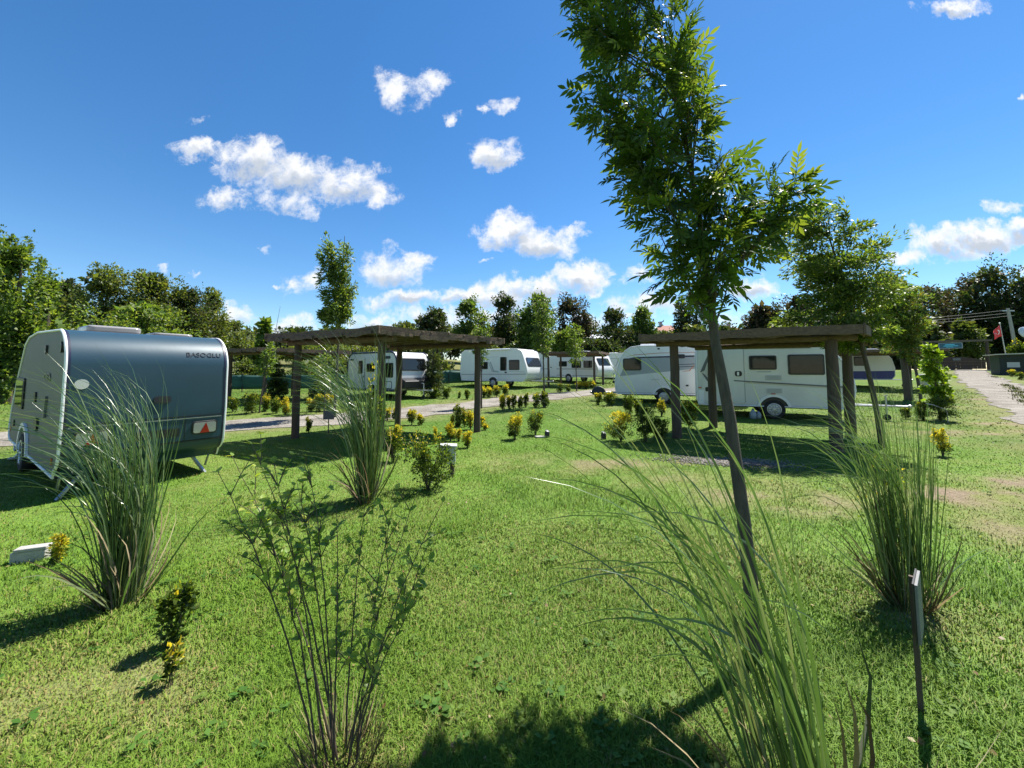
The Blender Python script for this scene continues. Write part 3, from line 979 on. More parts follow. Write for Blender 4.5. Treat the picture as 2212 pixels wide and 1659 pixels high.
# ------------------------------------------------------------------ caravans
class Caravan:
    """local frame: x along the visible side, y away from it, z up"""

    def __init__(s, name, label, P0, P1, W, prof, body_mat, trim_mat, trim_r=.016, zoff=0.0, pitch=0.0, bevel=.05):
        P0, P1 = Vector(P0), Vector(P1)
        d = P1 - P0
        s.L = d.length; s.W = W
        mid = (P0 + P1) / 2
        s.t = thing(name, label, 'caravan', (P0.x, P0.y, gz(mid.x, mid.y) + zoff), math.atan2(d.y, d.x), 'touring caravans parked on the pitches')
        if pitch:
            s.t.rotation_euler = (0, pitch, math.atan2(d.y, d.x))
        s.prof = prof
        mb = MB().prism([(x, z) for x, z in prof], (0, W, 0), (1, 0, 0), (0, 0, 1), W)
        s.body = mb.build('body', body_mat, s.t, bevel=bevel, seg=3)
        if trim_mat:
            for y in (-.003, W + .003):
                pts = [(x, y, z) for x, z in prof] + [(prof[0][0], y, prof[0][1])]
                MB().tube(pts, trim_r, 8, cap=False).build('edge_trim', trim_mat, s.t, smooth=True)

    def side(s, name, outline, m, off=.003, thick=.012, parent=None, bevel=0.0):
        """flat piece on the visible side; outline as (x, z)"""
        mb = MB().prism(outline, (0, -off, 0), (1, 0, 0), (0, 0, 1), thick)
        return mb.build(name, m, parent or s.t, bevel=bevel)

    def window(s, x0, x1, z0, z1, r=.06, glass=None, frame=.045):
        f = s.side('window', rrect(x0, x1, z0, z1, r), M_BLACK, .002, .022, bevel=.006)
        s.side('pane', rrect(x0 + frame, x1 - frame, z0 + frame, z1 - frame, r * .7), glass or M_GLASSG, .0245, .004, f)
        return f

    def wheel(s, x, r=.31, inset=.04, y=None, w=.2, arch=None, zc=None, spoke=True):
        zc = r if zc is None else zc
        y = inset if y is None else y
        root = bpy.data.objects.new('wheel', None); link(root, s.t)
        tyre = MB().disc((x, y + w, zc), (0, -1, 0), [(r * .6, 0), (r * .92, 0), (r, .03), (r, w - .03), (r * .93, w), (r * .66, w + .004), (r * .62, w - .03), (r * .3, w - .03)], 28)
        tyre.build('tyre', M_RUBBER, root, smooth=True)
        rim = MB().disc((x, y + .02, zc), (0, -1, 0), [(r * .66, 0), (r * .64, .022), (r * .56, .026), (r * .5, .006), (r * .22, .012), (r * .18, .03), (r * .05, .034)], 28)
        if spoke:
            for k in range(10):
                a = 2 * PI * k / 10
                rim.tube([(x + math.cos(a) * r * .18, y - .004, zc + math.sin(a) * r * .18), (x + math.cos(a) * r * .57, y - .004, zc + math.sin(a) * r * .57)], r * .045, 6)
        rim.build('rim', M_RIM, root, smooth=True)
        if arch:
            ri, ro = arch, arch + .075
            n = 14
            zb = s.zb(x)
            a0 = math.asin(max(-.95, min(.95, (zb - zc) / ro)))
            out = []
            for k in range(n + 1):
                a = a0 + (PI - 2 * a0) * k / n
                out.append((x + math.cos(a) * ro, zc + math.sin(a) * ro))
            a1 = math.asin(max(-.95, min(.95, (zb - zc) / ri)))
            inn = []
            for k in range(n + 1):
                a = PI - a1 - (PI - 2 * a1) * k / n
                inn.append((x + math.cos(a) * ri, zc + math.sin(a) * ri))
            # dark opening then the raised lip
            s.side('wheel_well', inn[::-1], M_BLACK, .001, .004)
            vs = out + inn[::-1]
            mb = MB(); N = n + 1
            for dy in (-.002, -.03):
                mb.v += [(px, dy, pz) for px, pz in out] + [(px, dy, pz) for px, pz in inn[::-1]]
            for k in range(n):
                a, b, c, d = k, k + 1, N + k + 1, N + k
                q = 2 * N
                mb.f += [(q + a, q + b, q + c, q + d), (a, b, q + b, q + a)[::-1], (d, c, q + c, q + d)]
            mb.build('wheel_arch', M_TRIMW, s.t, smooth=True)
        return root

    def zb(s, x):
        return min(z for _, z in s.prof)

    def wheels(s, x, r=.31, arch=.4, inset=.03):
        # the near wheel sits a hand's width inside the body skin, in front of the dark well
        w = s.wheel(x, r, y=-.028, w=.19, arch=arch)
        s.wheel(x, r, y=s.W - .2, w=.19)
        return w

    def end_frame(s, i):
        """frame on profile segment i (point i -> i+1) at the x = L end: origin, along y, along the segment, outward thickness"""
        (xa, za), (xb, zb_) = s.prof[i], s.prof[i + 1]
        o = Vector((xa, 0, za)); v = Vector((xb - xa, 0, zb_ - za)); l = v.length
        return o, Vector((0, 1, 0)), v.normalized(), l

    def end(s, name, i, outline, m, off=.003, thick=.012, parent=None, bevel=0.0):
        o, uy, uv, l = s.end_frame(i)
        nrm = uy.cross(uv).normalized()
        return MB().prism(outline, o + nrm * off, uy, uv, thick).build(name, m, parent or s.t, bevel=bevel)

    def strip(s, name, i0, i1, y0, y1, m, off=.004, parent=None):
        """panel following the profile from point i0 to i1"""
        mb = MB(); pts = s.prof[i0:i1 + 1]
        n = len(pts)
        nr = []
        for k in range(n):
            a, b = Vector((*pts[max(k - 1, 0)], 0)), Vector((*pts[min(k + 1, n - 1)], 0))
            t = (b - a).normalized(); nr.append(Vector((t.y, -t.x, 0)))
        for y in (y0, y1):
            for (x, z), q in zip(pts, nr):
                mb.v.append((x + q.x * off, y, z + q.y * off))
        for k in range(n - 1):
            mb.f.append((k, n + k, n + k + 1, k + 1))
        return mb.build(name, m, parent or s.t, smooth=True)

    def hatch(s, x0, x1, y0, y1, z, h=.12, m=None):
        mb = MB().prism(rrect(x0, x1, y0, y1, .08), (0, 0, z - .01), (1, 0, 0), (0, 1, 0), h)
        return mb.build('roof_hatch', m or M_TRIMW, s.t, bevel=min(.035, h * .4))

    def hitch(s, x, zf=.42, l=1.2, jock=True, sgn=1):
        mb = MB()
        for y in (s.W * .28, s.W * .72):
            mb.tube([(x - sgn * .3, y, zf), (x + sgn * l, s.W / 2, zf - .02)], .032, 6)
        mb.tube([(x + sgn * (l - .05), s.W / 2, zf - .02), (x + sgn * (l + .28), s.W / 2, zf - .02)], .035, 8)
        mb.disc((x + sgn * (l + .28), s.W / 2, zf - .07), (0, 0, 1), [(.04, 0), (.055, .03), (.05, .09), (.02, .11)], 12)
        d = mb.build('drawbar', M_STEEL, s.t, smooth=True)
        if jock:
            j = MB().tube([(x + sgn * l * .8, s.W / 2 - .09, .12), (x + sgn * l * .8, s.W / 2 - .09, zf + .32)], .025, 8)
            j.tube([(x + sgn * l * .8, s.W / 2 - .09, zf + .32), (x + sgn * l * .8, s.W / 2 - .24, zf + .34)], .012, 6)
            jo = j.build('jockey_post', M_STEEL, s.t, smooth=True)
            MB().disc((x + sgn * l * .8, s.W / 2 - .12, .10), (0, 1, 0), [(.06, 0), (.1, .012), (.1, .05), (.06, .062)], 16).build('jockey_wheel', M_RUBBER, jo, smooth=True)
        return d

    def leg(s, x, y, dx, dy, ztop=None, z0=0.0):
        zt = ztop or s.zb(x) + .02
        mb = MB().tube([(x, y, zt), (x + dx, y + dy, z0 + .02)], .026, 6)
        mb.tube([(x + dx * 1.9, y + dy, zt), (x + dx * .9, y + dy, z0 + (zt - z0) * .45)], .016, 6)
        mb.box((x + dx - .07, y + dy - .07, z0), (x + dx + .07, y + dy + .07, z0 + .02))
        return mb.build('corner_steady', M_STEEL, s.t)


def arc(cx, cz, r, a0, a1, n):
    return [(cx + r * math.cos(R(a0 + (a1 - a0) * k / n)), cz + r * math.sin(R(a0 + (a1 - a0) * k / n))) for k in range(n + 1)]


# --- grey caravan, left foreground
L = 4.4
P1 = Vector((-5.5, 4.75)); dr = Vector((-.84, .54)).normalized()
P0 = P1 + dr * L
prof = [(.25, .34)] + [(L - .22, .30)] + arc(L - .22, .62, .22, -75, -8, 4) + [(L + .02, 1.1), (L, 1.55)] + arc(L - .50, 1.72, .50, 4, 86, 9) + [(2.2, 2.25), (1.5, 2.20), (1.15, 2.08), (.62, 1.5), (.22, .95), (.08, .62), (.1, .42)]
ir0 = 1; ir1 = 1 + 1 + 4 + 2 + 10
g = Caravan('caravan', 'small grey caravan with dark slate rear panel at far left', P0, P1, 1.70, prof, M_GREY, M_TRIMW, .017, zoff=.03, pitch=R(.8), bevel=.012)
g.t.scale = (1, 1, .965)
rp = g.strip('rear_panel', ir0, ir1, .02, g.W - .02, M_SLATE, .005)
g.strip('rear_trim', ir0, ir1, .005, .035, M_NAVY, .010)
g.strip('rear_trim', ir0, ir1, g.W - .035, g.W - .005, M_NAVY, .010)
i_low = 1 + 5      # segment (L+..) from the lower curve end up to mid height
i_mid = i_low + 1
lp = g.end('lamp_panel', i_low, rrect(.04, g.W - .04, .02, .36, .04), M_SLATE, .006, .010, bevel=.006)
for (a, b, c, d) in ((.05, g.W - .05, .352, .364),):
    g.end('panel_trim', i_low, [(a, c), (b, c), (b, d), (a, d)], M_STEEL, .018, .004)
for y0, y1 in ((.10, .42), (g.W - .42, g.W - .10)):
    tl = g.end('tail_lamp', i_low, rrect(y0, y1, .10, .30, .045), M_BLACK, .016, .016, bevel=.006)
    g.end('clear_lens', i_low, rrect(y0 + .02, y1 - .02, .12, .28, .03), M_CLEAR, .033, .008, tl)
    g.end('red_lens', i_low, [(y0 + .10, .12), (y1 - .10, .12), ((y0 + y1) / 2 + .01, .275)], M_RED, .042, .004, tl)
for yy in (.62, 1.20):
    g.end('panel_seam', i_low, [(yy, .02), (yy + .008, .02), (yy + .008, .35), (yy, .35)], M_BLACK, .0165, .002)
g.end('lower_seam', i_low, [(.03, .0), (g.W - .03, .0), (g.W - .03, .014), (.03, .014)], M_BLACK, .008, .010)
g.end('upper_seam', i_low, [(.03, .385), (g.W - .03, .385), (g.W - .03, .395), (.03, .395)], M_BLACK, .008, .004)
g.end('number_plate', i_low, rrect(.68, 1.14, .10, .22, .01), M_BLACK, .017, .006)
# maker's lettering and badges on the rear
ta = R(24)
nrm = Vector((math.cos(ta), 0, math.sin(ta))); upv = Vector((-math.sin(ta), 0, math.cos(ta)))
org = Vector((L - .50, 0, 1.72)) + nrm * .508 - upv * .035
mt = Matrix(((0, upv.x, nrm.x, org.x), (1, upv.y, nrm.y, g.W - .52), (0, upv.z, nrm.z, org.z), (0, 0, 0, 1)))
text_mesh('BASOGLU', .10, M_TEXTD, 'lettering', rp, mt, .002, .0)
g.end('badge', i_mid, [(.14 + .065 * math.cos(2 * PI * k / 20), .40 + .065 * math.sin(2 * PI * k / 20)) for k in range(20)], M_CLEAR, .008, .004)
g.end('latch', i_mid, rrect(.83, 1.02, .10, .20, .04), M_BLACK, .008, .02)
# side pieces
g.window(.62, 1.45, .98, 1.50, .05, M_GLASS)
g.side('vent', rrect(3.0, 3.12, 1.90, 2.03, .02), M_BLACK, .003, .02)
g.side('marker_lamp', [(4.21 + .03 * math.cos(2 * PI * k / 14), 1.98 + .075 * math.sin(2 * PI * k / 14)) for k in range(14)], M_BLACK, .003, .03)
text_mesh('CRETA', .15, M_DGREY, 'lettering', g.t, Matrix.Translation((3.05, -.006, 1.52)) @ Matrix.Rotation(PI / 2, 4, 'X'), .003, .004)
g.side('socket_hatch', rrect(2.45, 2.56, 1.16, 1.32, .02), M_BLACK, .003, .016)
g.side('water_inlet', rrect(2.68, 2.90, .76, .95, .09), M_BLACK, .003, .02)
g.side('socket', rrect(.55, .66, .62, .74, .05), M_BLACK, .003, .016)
g.side('grab_handle', rrect(3.36, 3.40, 1.0, 1.30, .015), M_DGREY, .003, .022)
g.side('reflector', rrect(3.98, 4.06, .44, .53, .015), M_AMBER, .003, .008)
g.side('reflector', rrect(.2, .27, .50, .58, .015), M_AMBER, .003, .008)
g.wheels(1.75, .31, .40)
g.hatch(2.9, 3.6, .28, .86, 2.24, .11, M_HATCH)
g.hatch(3.05, 3.6, 1.0, 1.5, 2.24, .055, M_HATCH)
g.leg(L - .25, .25, .1, -.22); g.leg(L - .3, g.W - .3, .1, .16); g.leg(.5, .25, -.1, -.2)
g.hitch(.15, .40, 1.1, sgn=-1)
AX = MB().tube([(1.75, .1, .31), (1.75, g.W - .1, .31)], .04, 8); AX.box((.3, .5, .30), (4.1, .56, .36)); AX.box((.3, 1.3, .30), (4.1, 1.36, .36)); AX.build('chassis', M_BLACK, g.t)

# --- white caravan behind the right pergola
P0, P1 = Vector((6.4, 13.35)), Vector((10.3, 11.6)); L = (P1 - P0).length
prof = [(.03, .40), (L - .28, .40), (L - .06, .62), (L, .95), (L - .02, 1.25), (L - .20, 1.72), (L - .52, 2.22), (L - .78, 2.42), (L - 1.0, 2.47), (.14, 2.43), (.03, 2.33), (0, 2.1), (0, .55)]
a = Caravan('caravan', 'white caravan with two grey windows and chevron decal behind right pergola', P0, P1, 2.2, prof, M_OFFW, M_TRIMW, .02)
dd = a.side('door', rrect(.22, 1.40, .48, 2.26, .05), M_OFFW, .002, .012, bevel=.006)
a.side('door_seal', [(1.405, .5), (1.42, .5), (1.42, 2.26), (1.405, 2.26)], M_MGREY, .002, .005)
hn = a.side('handle', rrect(1.14, 1.34, 1.36, 1.54, .06), M_BLACK, .0145, .014, dd)
a.side('door_lock', rrect(1.2, 1.26, 1.39, 1.51, .02), M_TRIMW, .029, .006, dd)
hh = a.side('locker_hatch', rrect(.14, .58, .50, 1.32, .05), M_OFFW, .0145, .008, bevel=.004)
a.side('hatch_handle', rrect(.24, .39, .84, .99, .04), M_BLACK, .023, .012, hh)
a.side('decal', [(.40, 2.20), (.46, 2.20), (.24, 1.56), (.14, 1.50), (.10, 1.50)], M_DGREY, .0145, .002)
a.side('decal', [(.14, 1.485), (.24, 1.42), (.45, 1.14), (.30, 1.20)], M_DGREY, .0225, .002)
a.side('decal', [(.26, 1.56), (.48, 2.18), (.58, 2.18), (.66, 1.2), (.52, 1.06), (.27, 1.42)], M_BEIGE, .023, .0015)
a.window(1.56, 2.32, 1.58, 2.04, .05)
a.window(2.62, 3.56, 1.42, 2.06, .05)
for z0 in (1.24, .82):
    v_ = a.side('side_vent', rrect(2.0, 2.44, z0, z0 + .16, .015), M_VENT, .003, .012)
    for k in range(5):
        a.side('vent_slat', [(2.03, z0 + .022 + k * .027), (2.41, z0 + .022 + k * .027), (2.41, z0 + .034 + k * .027), (2.03, z0 + .034 + k * .027)], M_MGREY, .016, .004, v_)
a.side('number_lettering', rrect(1.78, 2.16, 1.50, 1.525, .005), M_MGREY, .003, .003)
a.side('decal', [(1.1, 1.20), (4.05, 1.03), (4.07, 1.07), (1.1, 1.235)], M_DGREY, .016, .002)
a.side('decal', [(1.45, 1.14), (4.05, .98), (4.05, 1.02), (1.45, 1.175)], M_BEIGE, .003, .002)
a.side('decal', [(1.0, 2.27), (3.25, 2.25), (3.2, 2.28), (1.0, 2.30)], M_DGREY, .016, .002)
a.side('marker_lamp', rrect(.03, .13, .95, .99, .01), M_AMBER, .0235, .006)
a.side('marker_lamp', rrect(2.13, 2.25, .79, .825, .01), M_AMBER, .034, .006)
a.side('corner_panel', rrect(.02, .20, .42, .90, .02), M_TRIMW, .024, .004)
a.wheels(2.2, .31, .40)
fw = a.end('front_window', 5, rrect(.2, 2.0, .04, .52, .1), M_BLACK, .003, .02, bevel=.006)
a.end('pane', 5, rrect(.25, 1.95, .08, .48, .08), M_GLASSB, .0245, .004, fw)
a.hatch(1.0, 1.7, .8, 1.4, 2.45, .1)
a.hitch(L - .2, .46, 1.55)
a.leg(.55, .3, -.05, -.05); a.leg(3.9, .3, .05, -.05)
MB().box((.3, .5, .32), (3.9, .58, .41)).box((.3, 1.6, .32), (3.9, 1.68, .41)).tube([(2.2, .1, .31), (2.2, 2.1, .31)], .04).build('chassis', M_BLACK, a.t)

# --- second white caravan, grey flash, left of it
P0 = Vector((4.65, 17.5)); P1 = P0 + Vector((.953, -.302)) * 5.4; L = 5.4
prof = [(.12, .42), (L - .1, .42), (L, .6), (L, 2.3), (L - .2, 2.5), (L - .6, 2.55), (1.05, 2.55), (.72, 2.50), (.48, 2.34), (.28, 2.05), (.10, 1.45), (.02, .98), (.03, .6)]
b = Caravan('caravan', 'white caravan with grey swoosh panel and rounded end partly behind another caravan', P0, P1, 2.2, prof, M_WHITE, M_TRIMW, .022)
b.side('decal', [(.22, 1.20), (3.6, 1.56), (3.6, 2.03), (.62, 2.00)], M_MGREY, .003, .002)
b.side('decal', [(.62, 2.005), (.9, 2.06), (3.75, 2.12), (3.75, 2.04)], M_NAVY, .0055, .002)
b.side('decal', [(.5, 2.08), (.9, 2.17), (2.0, 2.24), (3.6, 2.25), (3.6, 2.23), (2.0, 2.215), (.9, 2.145)], M_ORANGE, .003, .002)
for zz in (1.72, 1.62):
    b.side('decal', [(2.55, zz), (3.3, zz + .03), (3.5, zz + .2), (3.54, zz + .2), (3.33, zz + .005), (2.55, zz - .025)], M_NAVY, .0055, .002)
b.side('decal', [(2.85, 1.44), (3.1, 1.46), (3.3, 1.7), (3.34, 1.7), (3.13, 1.435), (2.85, 1.415)], M_ORANGE, .0055, .002)
b.window(.38, 1.16, 1.46, 2.0, .08)
b.side('vent', rrect(2.55, 2.95, 1.98, 2.16, .05), M_BLACK, .009, .015)
b.side('grab_handle', rrect(1.55, 1.9, 1.05, 1.09, .015), M_VENT, .003, .02)
b.side('marker_lamp', rrect(1.85, 1.95, 2.38, 2.45, .03), M_BLACK, .003, .015)
b.side('socket', rrect(2.95, 3.06, .78, .85, .02), M_BLACK, .003, .012)
b.side('skirt', [(.12, .43), (5.3, .43), (5.3, .50), (.12, .50)], M_VENT, .003, .008)
b.wheels(2.06, .31, .40)
b.hatch(1.15, 1.95, .7, 1.4, 2.55, .14)
b.leg(.5, .3, -.05, -.05)
hc = MB().prism(arc(0, 0, .34, 0, 180, 8), (-.75, .75, .30), (1, 0, 0), (0, .2, 1), .5)
hc.build('hitch_cover', M_BLACK, b.t, bevel=.05)
b.hitch(.1, .42, 1.0, sgn=-1, jock=False)
MB().box((.3, .5, .33), (5.0, .58, .43)).box((.3, 1.6, .33), (5.0, 1.68, .43)).tube([(2.06, .1, .31), (2.06, 2.1, .31)], .04).build('chassis', M_BLACK, b.t)

# --- white caravan with big front window beyond the road
P0, P1 = Vector((-3.74, 28.0)), Vector((.96, 25.0)); L = (P1 - P0).length
prof = [(.12, .45), (L - .25, .45), (L - .02, .7), (L + .03, 1.05), (L - .02, 1.35), (L - .28, 2.10), (L - .42, 2.42), (L - .8, 2.60), (L - 1.3, 2.62), (.4, 2.60), (.12, 2.45), (.03, 1.9), (0, 1.0)]
c = Caravan('caravan', 'white caravan with large dark front window parked beyond the gravel road', P0, P1, 2.25, prof, M_WHITE, M_TRIMW, .02)
c.window(1.7, 2.45, 1.24, 1.75, .06, M_GLASS)
dr_ = c.side('door', rrect(3.38, 4.10, .55, 2.16, .06), M_WHITE, .002, .012, bevel=.006)
c.side('door_window', rrect(3.5, 4.02, 1.14, 2.06, .05), M_GLASS, .0145, .008, dr_)
c.side('handle', rrect(3.86, 4.04, .98, 1.08, .04), M_BLACK, .0145, .014, dr_)
c.window(4.2, 5.02, 1.18, 1.86, .06)
c.side('decal', [(.1, .86), (5.5, .90), (5.5, .935), (.1, .89)], M_DGREY, .016, .002)
c.side('decal', [(4.15, 1.06), (5.45, 1.06), (5.45, 1.085), (4.15, 1.085)], M_MGREY, .003, .002)
c.side('decal', [(2.5, 1.74), (2.55, 1.74), (2.85, 1.1), (3.36, 1.06), (3.36, 1.02), (2.8, 1.06)], M_MGREY, .003, .002)
c.side('decal', [(2.62, 1.74), (2.70, 1.74), (2.98, 1.15), (3.36, 1.12), (3.36, 1.08), (2.9, 1.10)], M_MGREY, .003, .002)
c.side('decal', [(2.4, 2.06), (3.36, 2.07), (3.36, 2.085), (2.4, 2.075)], M_MGREY, .003, .002)
MB().tube([(1.6, -.04, 2.56), (4.3, -.04, 2.57)], .055, 8).build('awning_case', M_TRIMW, c.t, smooth=True)
fw = c.end('front_window', 4, rrect(.22, 2.05, .06, .70, .12), M_BLACK, .003, .022, bevel=.006)
c.end('pane', 4, rrect(.28, 1.99, .11, .65, .1), M_GLASSB, .026, .004, fw)
c.end('nameplate', 6, rrect(.8, 1.4, .14, .2, .01), M_MGREY, .003, .004)
c.end('bumper', 1, rrect(.1, 2.15, .02, .26, .05), M_VENT, .003, .03, bevel=.01)
c.wheels(2.9, .31, .40)
c.hitch(L - .15, .46, 1.2)
c.hatch(2.4, 3.1, .8, 1.5, 2.6, .1)

# --- caravan further right beyond the road
P0 = Vector((2.24, 34.5)); P1 = P0 + Vector((.67, -.74)).normalized() * 6.5; L = 6.5
prof = [(.12, .45), (L - .25, .45), (L, .72), (L + .05, 1.02), (L - .04, 1.28), (L - .42, 2.05), (L - .7, 2.42), (L - 1.1, 2.52), (.3, 2.52), (.06, 2.3), (0, 1.0)]
d = Caravan('caravan', 'long white caravan with three side windows beyond the road, right of another', P0, P1, 2.2, prof, M_WHITE, M_TRIMW, .02)
for x0, x1, z0 in ((2.6, 3.45, 1.30), (3.95, 4.9, 1.18), (5.15, 6.0, 1.18)):
    d.window(x0, x1, z0, 1.75, .07)
d.side('decal', [(.1, 1.10), (6.35, 1.06), (6.35, 1.11), (.1, 1.14)], M_DGREY, .003, .002)
d.side('decal', [(.1, .55), (6.3, .55), (6.3, .60), (.1, .60)], M_MGREY, .003, .002)
dr_ = d.side('door', rrect(1.5, 2.3, .52, 1.95, .06), M_WHITE, .002, .012, bevel=.006)
d.side('handle', rrect(1.62, 1.75, 1.18, 1.28, .04), M_BLACK, .0145, .012, dr_)
fw = d.end('front_window', 4, rrect(.3, 1.9, .10, .74, .1), M_BLACK, .003, .022, bevel=.006)
d.end('pane', 4, rrect(.36, 1.84, .16, .68, .08), M_GLASSG, .026, .004, fw)
d.wheels(3.6, .32, .40)
d.hitch(L - .15, .46, 1.1)

# --- part of a caravan seen between
P0 = Vector((8.6, 38.6)); P1 = P0 + Vector((.72, -.69)).normalized() * 5.5; L = 5.5
prof = [(.12, .45), (L - .25, .45), (L, .72), (L, 1.3), (L - .4, 2.1), (L - .9, 2.5), (.3, 2.5), (.06, 2.3), (0, 1.0)]
e = Caravan('caravan', 'farthest white caravan glimpsed between the long caravan and the swoosh caravan', P0, P1, 2.2, prof, M_OFFW, M_TRIMW, .02)
e.side('decal', [(.1, 2.0), (2.4, 2.0), (2.0, 1.2), (1.9, 1.2), (2.25, 1.95), (.1, 1.95)], M_MGREY, .003, .002)
e.window(3.4, 4.2, 1.3, 1.9, .07)
e.wheels(2.8, .32, .40)
e.hatch(.8, 1.5, .8, 1.4, 2.5, .12)

# --- small white and navy caravan left of centre
P0, P1 = Vector((-8.97, 21.0)), Vector((-5.52, 18.5)); L = (P1 - P0).length
prof = [(.1, .38), (L - .15, .38), (L, .55), (L + .03, 1.05), (L + .01, 1.35), (L - .04, 1.92), (L - .16, 2.16), (L - .42, 2.28), (.5, 2.28), (.2, 2.14), (.04, 1.8), (0, .6)]
f = Caravan('caravan', 'small white caravan with navy edging and dark front locker beyond the road', P0, P1, 2.0, prof, M_WHITE, M_NAVY, .045)
dr_ = f.side('door', rrect(.92, 1.62, .42, 2.0, .1), M_WHITE, .002, .016, bevel=.006)
f.side('door_window', rrect(1.08, 1.46, 1.20, 1.88, .06), M_GLASS, .0185, .008, dr_)
f.side('handle', rrect(1.5, 1.57, 1.0, 1.1, .02), M_BLACK, .0185, .012, dr_)
f.side('door_seal', [(1.63, .42), (1.65, .42), (1.65, 2.0), (1.63, 2.0)], M_NAVY, .002, .01)
f.window(1.8, 2.46, 1.30, 1.72, .06, M_GLASS)
f.window(3.40, 3.98, 1.02, 1.74, .07, M_GLASS)
f.side('locker_hatch', rrect(3.3, 3.9, .48, .84, .08), M_NAVY, .002, .008)
f.side('locker_lid', rrect(3.33, 3.87, .51, .81, .07), M_WHITE, .0105, .004)
f.side('vent', rrect(3.2, 3.75, 1.94, 2.08, .06), M_NAVY, .003, .012)
f.side('vent', rrect(.3, .62, 1.9, 1.98, .02), M_BLACK, .003, .012)
rg = random.Random(4)
for k in range(3):
    xx = 1.85 + k * .22
    pts = [(xx + .28 * q, -.006, .86 + .10 * math.sin(q * 9 + k) + .02 * k) for q in [i / 14 for i in range(15)]]
    MB().tube(pts, .011, 5).build('script_decal', M_DGREY, f.t)
f.side('star_decal', [(1.27 + (.12 if k % 2 == 0 else .04) * math.cos(k * PI / 5), .78 + (.12 if k % 2 == 0 else .04) * math.sin(k * PI / 5)) for k in range(10)], M_MGREY, .0185, .002)
f.side('skirt', [(.1, .39), (4.1, .39), (4.1, .47), (.1, .47)], M_DGREY, .003, .008)
fw = f.end('front_window', 4, rrect(.25, 1.75, .0, .62, .1), M_BLACK, .02, .022, bevel=.006)
f.end('pane', 4, rrect(.31, 1.69, .05, .56, .08), M_GLASS, .043, .004, fw)
fl = MB().prism([(0, .50), (.42, .50), (.46, .85), (.10, 1.0), (0, 1.0)], (L, 1.9, 0), (1, 0, 0), (0, 0, 1), 1.75)
fl.build('front_locker', M_BLACK, f.t, bevel=.03)
f.wheels(2.3, .31, .38)
f.hitch(L, .42, 1.1)
f.hatch(1.6, 2.2, .6, 1.2, 2.28, .1)
MB().tube([(2.9, 1.2, 2.25), (2.9, 1.2, 2.48)], .06, 8).build('roof_vent', M_TRIMW, f.t, smooth=True)

# --- white and blue caravan far right
P0, P1 = Vector((19.6, 28.6)), Vector((25.9, 26.1)); L = (P1 - P0).length
prof = [(.12, .5), (L - .2, .5), (L, .75), (L + .02, 1.3), (L - .12, 1.9), (L - .5, 2.45), (L - .9, 2.62), (.3, 2.62), (.05, 2.3), (0, 1.0)]
h = Caravan('caravan', 'white caravan with broad blue lower band behind the distant pergola', P0, P1, 2.25, prof, M_WHITE, M_TRIMW, .02)
h.side('blue_band', [(.06, .55), (L - .12, .55), (L - .02, .8), (L - .01, 1.10), (.03, 1.02)], M_BLUE, .003, .003)
h.window(4.6, 5.3, 1.45, 2.1, .07, M_GLASSG)
h.window(1.2, 2.1, 1.45, 2.1, .07, M_GLASSG)
dr_ = h.side('door', rrect(3.2, 4.0, .6, 2.3, .06), M_WHITE, .007, .012, bevel=.006)
h.side('handle', rrect(3.8, 3.95, 1.4, 1.55, .04), M_BLACK, .0195, .012, dr_)
h.wheels(2.6, .32, .40)
h.hitch(L - .1, .5, 1.2)
bx = MB().box((0, 0, 0), (.75, .8, .95)).build('storage_box', M_PLASTIC, None, bevel=.04)
bp_ = gp(1998, 846); bx.location = (27.0, 25.3, gz(27.0, 25.3)); bx.rotation_euler = (0, 0, R(-20))
tag(bx, 'white storage box beside the blue banded caravan', 'box')


# ------------------------------------------------------------------ small things on the lawn
def concrete_block():
    p = gp(66, 1210)
    t = thing('paving_block', 'pale concrete block lying in the grass at lower left', 'block', (p.x, p.y, -.01), R(24))
    MB().box((-.105, -.045, 0), (.105, .045, .105)).build('block', M_CONC, t, bevel=.008)
    MB().box((-.085, -.052, .106), (.112, .036, .132)).build('top_slab', M_CONC, t, bevel=.006)


concrete_block()


def pedestal():
    p = gp(968, 1028)
    t = thing('power_pedestal', 'white electric hook-up box on a dark post beside big green shrub', 'power box', p, R(8))
    MB().tube([(.06, 0, -.03), (.06, 0, .14), (.05, 0, .30)], .035, 8).build('post', M_POST, t)
    bo = MB().box((-.11, -.08, .19), (.11, .08, .44)).build('box', M_PLASTIC, t, bevel=.012)
    MB().prism([(-.13, .0), (.13, 0), (.13, .02), (-.13, .035)], (0, .1, .44), (1, 0, 0), (0, 0, 1), .2).build('lid', M_PLASTIC, t, bevel=.004)
    MB().box((-.07, -.088, .25), (.04, -.081, .37)).build('socket_cover', M_SIGN, bo)


pedestal()


def pitch_sign(u, v, h, w, hh, label, rz, m=M_SIGN):
    p = gp(u, v)
    t = thing('pitch_sign', label, 'sign', p, rz, 'pitch marker signs')
    MB().box((-.010, -.010, -.05), (.010, .010, h)).build('post', M_POST, t)
    bo = MB().box((-w / 2, -.024, h - hh), (w / 2, -.0125, h)).build('board', m, t, bevel=.002)
    MB().box((-w / 2 - .004, -.012, h - hh - .004), (w / 2 + .004, -.006, h + .004)).build('back_plate', M_BLACK, bo)


pitch_sign(709, 936, .56, .26, .21, 'small grey pitch sign on a post by left pergola leg', R(5))
pitch_sign(1990, 1545, .62, .20, .26, 'narrow sign seen nearly edge-on before the right pampas clump', R(41), M_SIGN)


